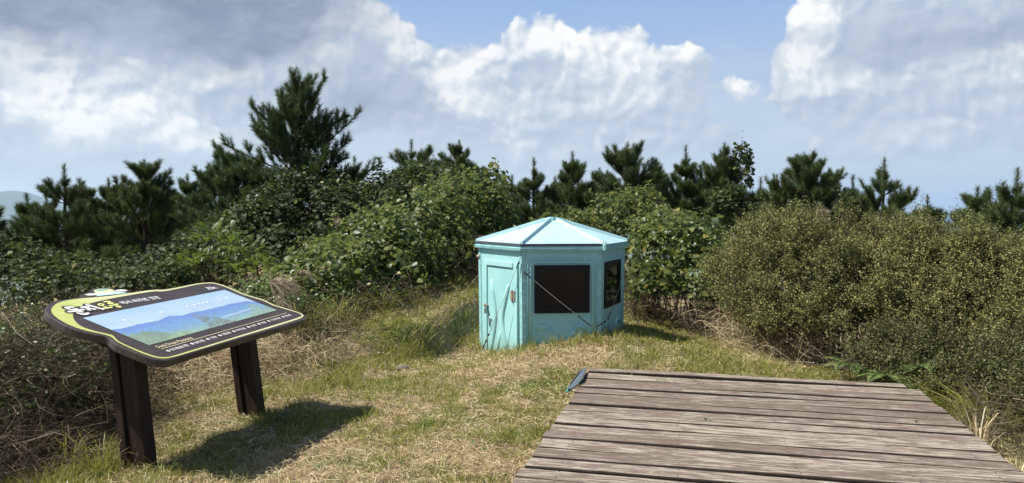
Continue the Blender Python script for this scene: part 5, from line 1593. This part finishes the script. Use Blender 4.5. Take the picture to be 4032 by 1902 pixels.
# ------------------------------------------------------------------ feathery shrub, ferns, plumes
def frond(bt, p, d, L, nl, wid, m_sag=.35, lf=.5, r_=None):
    """one pinnate frond: leaflets both sides of an arching rachis"""
    d = np.array(d) / np.linalg.norm(d)
    t = np.linspace(.08, 1, nl)
    P = np.array(p) + d * (L * t)[:, None] + np.array([0, 0, -1.0]) * (m_sag * L * t ** 2)[:, None]
    tg = np.gradient(P, axis=0); tg /= np.linalg.norm(tg, axis=1, keepdims=True)
    sd = np.cross(tg, [0, 0, 1.0]); sd /= np.linalg.norm(sd, axis=1, keepdims=True) + 1e-9
    up = np.cross(sd, tg)
    w_ = wid * np.sin(np.clip(t * 1.02, 0, 1) * PI * .86 + .30) 
    for s_ in (-1, 1):
        a = P; tip = P + sd * s_ * w_[:, None] + tg * w_[:, None] * .45 - up * w_[:, None] * .12
        mid = (a + tip) / 2; hw = tg * (L / nl * lf)
        V = np.stack([a, mid - hw, tip, mid + hw], 1)
        o_ = np.arange(len(t))[:, None] * 4
        bt.add((V.reshape(-1, 3), o_ + np.array([[0, 1, 2, 3]])))

def feather_shrub(label, spots, n, L, wid, m, seed, name='feathery_shrub', cat='shrub', nl=15, group=None):
    r_ = np.random.default_rng(seed)
    bt = Batch()
    c0 = np.mean([np.array(s[0]) for s in spots], 0)
    for (c, rd) in spots:
        for q in range(n):
            d = r_.normal(size=3); d[2] = abs(d[2]) * .8; d /= np.linalg.norm(d)
            p = np.array(c) + d * np.array(rd) * r_.uniform(.5, 1.0)
            fd = d * .8 + np.array([0, 0, .5]) + r_.normal(0, .35, 3)
            frond(bt, p, fd, r_.uniform(*L), nl, wid * r_.uniform(.8, 1.2), r_.uniform(.3, .7))
    root = empty(name, (c0[0], c0[1], float(ground_z(c0[0], c0[1]))), label, cat, group)
    off = np.array(root.location); bt.V = [v - off for v in bt.V]
    bt.build('fronds', m, root)
    sb = Batch(); stems_in(sb, spots, 10, .009, seed); sb.V = [v - off for v in sb.V]
    sb.build('stems', m_stem, root, smooth=True)
    return root
feather_shrub('bright green feathery-leaved shrub behind the far end of the board', [B(850, 950, 11.6, 90, 60, .5), B(930, 1010, 11.4, 110, 60, .5), B(800, 1050, 11.2, 120, 60, .5), B(1000, 1080, 11.0, 110, 60, .5)], 95, (.18, .34), .050, m_feather, 401)
def fern(px, py, depth, label, n, L, seed, tilt=.5):
    r_ = np.random.default_rng(seed)
    c = at_depth(px, py, depth)
    root = empty('fern', tuple(c), label, 'fern', 'ferns beside the deck')
    bt = Batch()
    for q in range(n):
        a = 2 * PI * q / n + r_.normal(0, .3)
        frond(bt, (0, 0, 0), (math.cos(a), math.sin(a), tilt + r_.normal(0, .15)), L * r_.uniform(.75, 1.1), 22, L * .20, .55, .55)
    bt.build('fronds', m_fern, root)
fern(3490, 1480, 7.05, 'sunlit fern arching over the far edge of the deck', 9, .42, 411)
fern(3340, 1440, 7.5, 'dark fern left of the sunlit fern behind the deck', 8, .36, 412)
fern(3640, 1440, 6.9, 'fern in the shade near the cut deck corner', 7, .34, 413)

def plume(px, py, depth, label, n, L, d0, seed, hang=.6, stem_px=None):
    """silver grass head: a bunch of fine drooping threads on a stalk"""
    r_ = np.random.default_rng(seed)
    tip = at_depth(px, py, depth)
    foot = at_depth(*(stem_px or (px, py + 120)), depth)
    root = empty('silver_grass_plume', tuple(foot), label, 'grass plume', 'silver grass plumes')
    mb = MB(); a = np.zeros(3); b_ = tip - foot
    mb.tube([a, (a + b_) / 2 + np.array([.01, 0, .02]), b_], [.004, .003, .002], 5)
    mb.build('stalk', m_straw, root)
    d = np.array(d0) + r_.normal(0, .38, (n, 3)); d /= np.linalg.norm(d, axis=1, keepdims=True)
    t = np.linspace(0, 1, 6)[None, :, None]
    Ls = r_.uniform(.5, 1.0, n) * L
    P = b_ + d[:, None] * Ls[:, None, None] * t + np.array([0, 0, -1.0]) * (hang * Ls)[:, None, None] * t ** 2 + r_.normal(0, .004, (n, 6, 3))
    P -= np.array(d0) / np.linalg.norm(d0) * L * .0
    V, F = tube_batch(P, np.full((n, 6), .0022), 3)
    # fine hairs
    q = r_.integers(0, n, n * 7); i0 = r_.integers(1, 6, n * 7)
    p = P[q, i0] + r_.normal(0, .004, (n * 7, 3))
    hd = r_.normal(size=(n * 7, 3)) + np.array([0, 0, -.6]); hd /= np.linalg.norm(hd, axis=1, keepdims=True)
    bt = Batch(); bt.add((V, F)); bt.add(straw_batch(p, hd, r_.uniform(.015, .035, n * 7), np.full(n * 7, .0022)))
    bt.build('plume', m_plume, root)
plume(1060, 1112, 8.4, 'large buff silver grass plume behind the right corner of the board', 60, .40, (.85, 0, .05), 421, .42, (1150, 1290))
plume(1115, 1115, 8.5, 'second buff plume drooping just right of the large one', 46, .24, (.6, .1, .2), 422, .6, (1170, 1290))
plume(1085, 1185, 8.2, 'short reddish plume below the large buff plume', 30, .24, (.8, 0, .2), 423, .5, (1150, 1300))
plume(1185, 1075, 8.7, 'small pale plume against the kudzu leaves', 26, .18, (.4, 0, .45), 424, .8, (1215, 1240))
plume(1325, 890, 11.0, 'fan-shaped open plume standing in front of the dark shrubs', 20, .20, (0, 0, 1.0), 425, .12, (1335, 1060))
plume(2640, 835, 12.0, 'pale drooping plume on top of the light green kudzu mound', 44, .22, (.25, 0, .75), 426, .95, (2640, 950))
plume(3215, 838, 9.2, 'buff plume poking out of the olive bush top', 26, .22, (.75, 0, .45), 427, .4, (3180, 960))
plume(3700, 1480, 6.9, 'hanging pale plume in the shade by the deck corner', 26, .20, (.2, 0, -.3), 428, .8, (3760, 1560))
plume(10, 1250, 6.2, 'white plume at the left edge in front of the dark shrub', 22, .14, (.9, 0, .25), 429, .3, (-60, 1380))

# ------------------------------------------------------------------ lawn
def in_deck(x, y, mrg=.0):
    a = math.atan2(-.226, .974)
    lx = (x - .76) * math.cos(a) + (y - 7.1) * math.sin(a); ly = -(x - .76) * math.sin(a) + (y - 7.1) * math.cos(a)
    return (lx > -.05 - mrg) & (lx < 2.88 + mrg) & (ly < .0 + mrg)
def in_hut(x, y):
    return np.hypot(x - HX, y - HY) < .90
def lawn_points(n, r_, y0=3.2, y1=15.0, pw=1.6):
    """points on the ground, thinning with distance from the viewer"""
    uu = r_.uniform(0, 1, n)
    e = 2 - pw
    y = (y0 ** e + uu * (y1 ** e - y0 ** e)) ** (1 / e)
    x = r_.uniform(-1, 1, n) * (.74 * y + .5)
    return x, y
def foot_left(x, y):
    """positive on the lawn side of the vegetation foot lines"""
    fl = np.interp(y, [3, 4.6, 6, 7.4, 7.9, 8.7, 9.5, 9.9, 10.6, 11.6, 13], [-3.6, -3.2, -3.2, -3.4, -2.9, -2.65, -2.35, -1.95, -1.4, -.55, .2])
    fr = np.interp(y, [3, 6, 7, 8, 9, 10, 11, 12.5, 14], [4.2, 4.0, 3.75, 3.7, 3.45, 3.2, 2.7, 2.2, 1.0])
    return np.minimum(x - fl, fr - x)
def gnoise(x, y):
    return .5 * vnoise(x, y, .75, 31) + .3 * vnoise(x, y, 1.9, 32) + .2 * vnoise(x, y, 5.0, 33)

r_ = np.random.default_rng(501)
gb = Batch()
# dry thatch
x, y = lawn_points(230000, r_)
ok = (foot_left(x, y) > -.6) & ~in_deck(x, y) & ~in_hut(x, y)
x, y = x[ok], y[ok]
gn = gnoise(x, y)
keep = r_.uniform(0, 1, len(x)) < np.clip(1.15 - 1.3 * sstep(gn, .47, .66), .15, 1)
x, y = x[keep], y[keep]; n_ = len(x)
a = r_.uniform(0, 2 * PI, n_)
d = np.stack([np.cos(a), np.sin(a), r_.normal(.05, .22, n_)], 1); d /= np.linalg.norm(d, axis=1, keepdims=True)
L = r_.uniform(.03, .14, n_) * r_.uniform(.5, 1, n_)
p = np.stack([x, y, ground_z(x, y) + r_.uniform(.004, .035, n_)], 1)
V, F = straw_batch(p, d, L, r_.uniform(.002, .0046, n_) * np.clip(y / 6, .85, 1.8))
gb.add((V, F))
o = gb.build('dry_grass', m_straw)
tag(o, 'dry cut grass and straw lying over the lawn', 'grass', None, 'stuff')

def tall_zone(x, y):
    """where the grass stands longer: bank crest, foot of the hut, vegetation edge, round the posts"""
    s = (x + 1.85) * -.907 + (y - 6.94) * .42
    t = (x + 1.85) * .42 + (y - 6.94) * .907
    z = np.exp(-((s - .12) / .22) ** 2) * sstep(t, -.6, .4) * sstep(x, .5, -.3) * 1.1
    hd = np.hypot(x - HX, y - HY)
    z = np.maximum(z, np.exp(-((hd - 1.0) / .30) ** 2) * 1.0)
    z = np.maximum(z, np.exp(-((x + 2.35) / .55) ** 2 - ((y - 6.9) / .35) ** 2))
    z = np.maximum(z, np.exp(-((x + 2.9) / .45) ** 2 - ((y - 5.0) / .55) ** 2) * .5)
    z = np.maximum(z, np.exp(-((foot_left(x, y) - .1) / .35) ** 2) * sstep(y, 8.5, 10) * .9)
    z = np.maximum(z, np.exp(-((x - 2.0) / 1.3) ** 2 - ((y - 7.5) / .35) ** 2) * .35)
    return z
r_ = np.random.default_rng(502)
x, y = lawn_points(330000, r_)
ok = (foot_left(x, y) > -.35) & ~in_deck(x, y, .02) & ~in_hut(x, y)
x, y = x[ok], y[ok]
gn = gnoise(x, y); tz_ = tall_zone(x, y)
fine_ = vnoise(x, y, 7.0, 35)
keep = r_.uniform(0, 1, len(x)) < np.clip(.10 + .9 * sstep(gn + .24 * (fine_ - .5), .465, .65) + .65 * tz_ * fine_, 0, 1)
x, y = x[keep], y[keep]; tz_ = tz_[keep]; n_ = len(x)
h = r_.uniform(.025, .075, n_) + tz_ * r_.uniform(.02, .12, n_)
p = np.stack([x, y, ground_z(x, y) - .004], 1)
a = r_.uniform(0, 2 * PI, n_)
ln_ = h * r_.uniform(.1, .9, n_)
V, F = blade_batch(p, h, r_.uniform(.0035, .0068, n_) * np.clip(y / 6, .8, 1.8), np.stack([np.cos(a) * ln_, np.sin(a) * ln_], 1), r_.uniform(0, .3, n_))
o = new_mesh('green_grass', V, F, m_grass)
tag(o, 'short green grass growing through the dry lawn', 'grass', None, 'stuff')

# standing dry blades, brown and upright
r_ = np.random.default_rng(503)
x, y = lawn_points(120000, r_)
ok = (foot_left(x, y) > -.5) & ~in_deck(x, y, .02) & ~in_hut(x, y)
x, y = x[ok], y[ok]
gn = vnoise(x, y, 1.3, 36) * .6 + vnoise(x, y, 4.0, 37) * .4; tz_ = tall_zone(x, y)
keep = r_.uniform(0, 1, len(x)) < np.clip(.15 + .8 * sstep(gn, .42, .65) + .4 * tz_, 0, 1)
x, y = x[keep], y[keep]; tz_ = tz_[keep]; n_ = len(x)
h = r_.uniform(.015, .055, n_) + tz_ * r_.uniform(.0, .09, n_)
a = r_.uniform(0, 2 * PI, n_); ln_ = h * r_.uniform(.2, 1.3, n_)
V, F = blade_batch(np.stack([x, y, ground_z(x, y) - .003], 1), h, r_.uniform(.0022, .0042, n_) * np.clip(y / 6, .8, 1.8), np.stack([np.cos(a) * ln_, np.sin(a) * ln_], 1), r_.uniform(0, .3, n_))
o = new_mesh('dry_grass', V, F, m_straw)
tag(o, 'short dry stubble standing in the lawn', 'grass', None, 'stuff')

# denser tufts close to the viewer
r_ = np.random.default_rng(504)
tb_ = Batch()
TP = []
for q in range(760):
    yy = (3.4 ** .4 + r_.uniform() * (10.5 ** .4 - 3.4 ** .4)) ** 2.5; xx = r_.uniform(-.72, .5) * yy
    if foot_left(xx, yy) < 0 or in_deck(np.array(xx), np.array(yy), .05) or in_hut(xx, yy) or gnoise(xx, yy) < .41: continue
    TP.append((xx, yy))
for (xx, yy) in TP:
    m_n = r_.integers(18, 46)
    rad = r_.uniform(.03, .10)
    a = r_.uniform(0, 2 * PI, m_n); rr_ = rad * np.sqrt(r_.uniform(0, 1, m_n))
    px_, py_ = xx + rr_ * np.cos(a), yy + rr_ * np.sin(a)
    h = r_.uniform(.05, .15, m_n) * r_.uniform(.6, 1.15)
    ln_ = h * r_.uniform(.4, 1.2, m_n)
    tb_.add(blade_batch(np.stack([px_, py_, ground_z(px_, py_) - .003], 1), h, r_.uniform(.003, .006, m_n), np.stack([np.cos(a) * ln_, np.sin(a) * ln_], 1), r_.uniform(.1, .5, m_n)))
o = tb_.build('grass_tufts', m_grass)
tag(o, 'spreading tufts of greener grass across the lawn', 'grass', None, 'stuff')
# small broad weeds
r_ = np.random.default_rng(505)
wbt = Batch()
for q in range(170):
    yy = (3.4 ** .4 + r_.uniform() * (11 ** .4 - 3.4 ** .4)) ** 2.5; xx = r_.uniform(-.72, .6) * yy
    if foot_left(xx, yy) < -.1 or in_deck(np.array(xx), np.array(yy), .05) or in_hut(xx, yy): continue
    m_n = r_.integers(6, 22)
    p = np.stack([xx + r_.normal(0, .05, m_n), yy + r_.normal(0, .05, m_n), np.zeros(m_n)], 1); p[:, 2] = ground_z(p[:, 0], p[:, 1]) + r_.uniform(.01, .05, m_n)
    wbt.add(leaf_batch(p, np.array([0, 0, 1.0]) + r_.normal(0, .4, (m_n, 3)), r_.uniform(.02, .05, m_n), 'oval'))
o = wbt.build('weed_leaves', m_weed)
tag(o, 'low broad-leaved weeds scattered in the lawn', 'weeds', None, 'stuff')

# long grass tussocks: green arching blades
def tussock(label, px, py, depth, n, hgt, spread, seed, m=None, width=(.004, .008), group='long grass clumps'):
    r_ = np.random.default_rng(seed)
    c = at_depth(px, py, depth); c[2] = float(ground_z(c[0], c[1]))
    root = None
    a = r_.uniform(0, 2 * PI, n); rr_ = r_.uniform(0, spread * .4, n)
    h = hgt * r_.uniform(.5, 1.1, n); ln_ = spread * r_.uniform(.4, 1.3, n)
    V, F = blade_batch(np.stack([rr_ * np.cos(a), rr_ * np.sin(a), np.full(n, -.03)], 1), h * 1.25, r_.uniform(width[0], width[1], n), np.stack([np.cos(a) * ln_, np.sin(a) * ln_], 1), r_.uniform(.3, .7, n))
    o = new_mesh('grass_clump', V, F, m or m_grass)
    o.location = tuple(c)
    tag(o, label, 'grass clump', group)
tussock('long grass clump arching out behind the right corner of the board', 1180, 1290, 8.5, 200, .55, .6, 601)
tussock('long grass clump at the kudzu foot right of the board', 1330, 1260, 9.2, 160, .5, .55, 602)
tussock('long grass clump in front of the kudzu, nearest the hut', 1500, 1210, 9.8, 120, .45, .5, 603)
tussock('dark long grass clump beside the deck corner', 3760, 1560, 6.5, 240, .5, .55, 604)
tussock('long grass clump under the dark bush right of the deck', 3900, 1640, 5.9, 220, .45, .5, 605)
tussock('grass clump at the foot of the near left post', 640, 1870, 4.85, 60, .22, .16, 606)
tussock('tall grass clump left of the near left post', 400, 1860, 4.9, 40, .42, .22, 607)
tussock('tall thin grass clump in the thicket at the left', 260, 1790, 5.1, 36, .42, .25, 608)
tussock('grass clump at the foot of the far right post', 1080, 1650, 6.15, 120, .16, .2, 609, m=m_weed)
tussock('clump of dry cut stubble stalks at the right edge beside the deck', 3850, 1700, 5.3, 60, .42, .16, 610, m=m_straw, width=(.006, .011))
tussock('dry straw clump at the far right below the deck corner', 4000, 1800, 4.6, 160, .25, .3, 611, m=m_straw, width=(.004, .008))

# a few stones, and things lying on the deck
def rock(px, py, depth, s, label, seed, m):
    r_ = np.random.default_rng(seed)
    c = at_depth(px, py, depth); c[2] = float(ground_z(c[0], c[1])) + s * .12
    th, ph_ = np.meshgrid(np.linspace(0, PI, 9), np.linspace(0, 2 * PI, 14, endpoint=False), indexing='ij')
    n0 = 1 + .22 * np.sin(3 * ph_ + th * 2) * np.sin(th * 2) + .1 * r_.normal(size=th.shape) * (np.sin(th) > .1)
    P_ = np.stack([np.sin(th) * np.cos(ph_) * s * n0, np.sin(th) * np.sin(ph_) * s * .7 * n0, np.cos(th) * s * .38 * n0], -1)
    I, J = np.meshgrid(np.arange(8), np.arange(14), indexing='ij')
    F = np.stack([I * 14 + J, (I + 1) * 14 + J, (I + 1) * 14 + (J + 1) % 14, I * 14 + (J + 1) % 14], -1).reshape(-1, 4)
    o = new_mesh('stone', P_.reshape(-1, 3), F, m, True)
    o.location = tuple(c); tag(o, label, 'stone')
m_rock = plain('grey_stone', (.16, .15, .14), .9, .2, vary=.4, scale=14)
rock(1585, 1482, 8.0, .085, 'flat grey stone half sunk in the lawn before the hut', 701, m_rock)
rock(1210, 1492, 7.7, .035, 'small dark stone on the lawn behind the far post', 702, m_rock)

def deck_sprig(lx, ly, n, s, label, seed):
    r_ = np.random.default_rng(seed)
    p = np.stack([r_.normal(0, s, n), r_.normal(0, s * .4, n), r_.uniform(.004, s * .8, n)], 1)
    V, F = leaf_batch(p, np.array([0, 0, 1.0]) + r_.normal(0, .5, (n, 3)), r_.uniform(.018, .035, n), 'oval')
    o = new_mesh('weed_sprig', V, F, m_weed)
    a = math.atan2(-.226, .974)
    o.location = (.76 + lx * math.cos(a) - ly * math.sin(a), 7.1 + lx * math.sin(a) + ly * math.cos(a), DZ + .004)
    tag(o, label, 'weed')
deck_sprig(.38, -.15, 14, .05, 'weed sprig growing through the gap at the left end of the far boards', 711)
deck_sprig(.72, -.34, 12, .04, 'trailing weed lying on the third board of the deck', 712)
deck_sprig(1.02, -.34, 10, .03, 'small upright weed between boards near the middle of the deck', 713)
deck_sprig(1.05, -1.52, 8, .022, 'single green leaf cluster lying mid deck', 714)
deck_sprig(2.55, -1.22, 5, .014, 'tiny green leaf lying near the right end of the deck', 715)

# ------------------------------------------------------------------ moist air over the land
m_haze, nt = mat('moist_air')
pv = nt.n('ShaderNodeVolumePrincipled')
pv.inputs['Color'].default_value = (.60, .78, 1.0, 1)
pv.inputs['Density'].default_value = 0.75e-4
pv.inputs['Anisotropy'].default_value = .2
ho = nt.n('ShaderNodeOutputMaterial'); nt.put(ho.inputs[1], pv.outputs[0])
hb = MB()
zt = 330.0
hb.box((0, 0, (zt - 345) / 2), (31000, 0, 0), (0, 31000, 0), (0, 0, (zt + 345) / 2))
hz_o = hb.build('haze', m_haze)
tag(hz_o, kind='stuff')
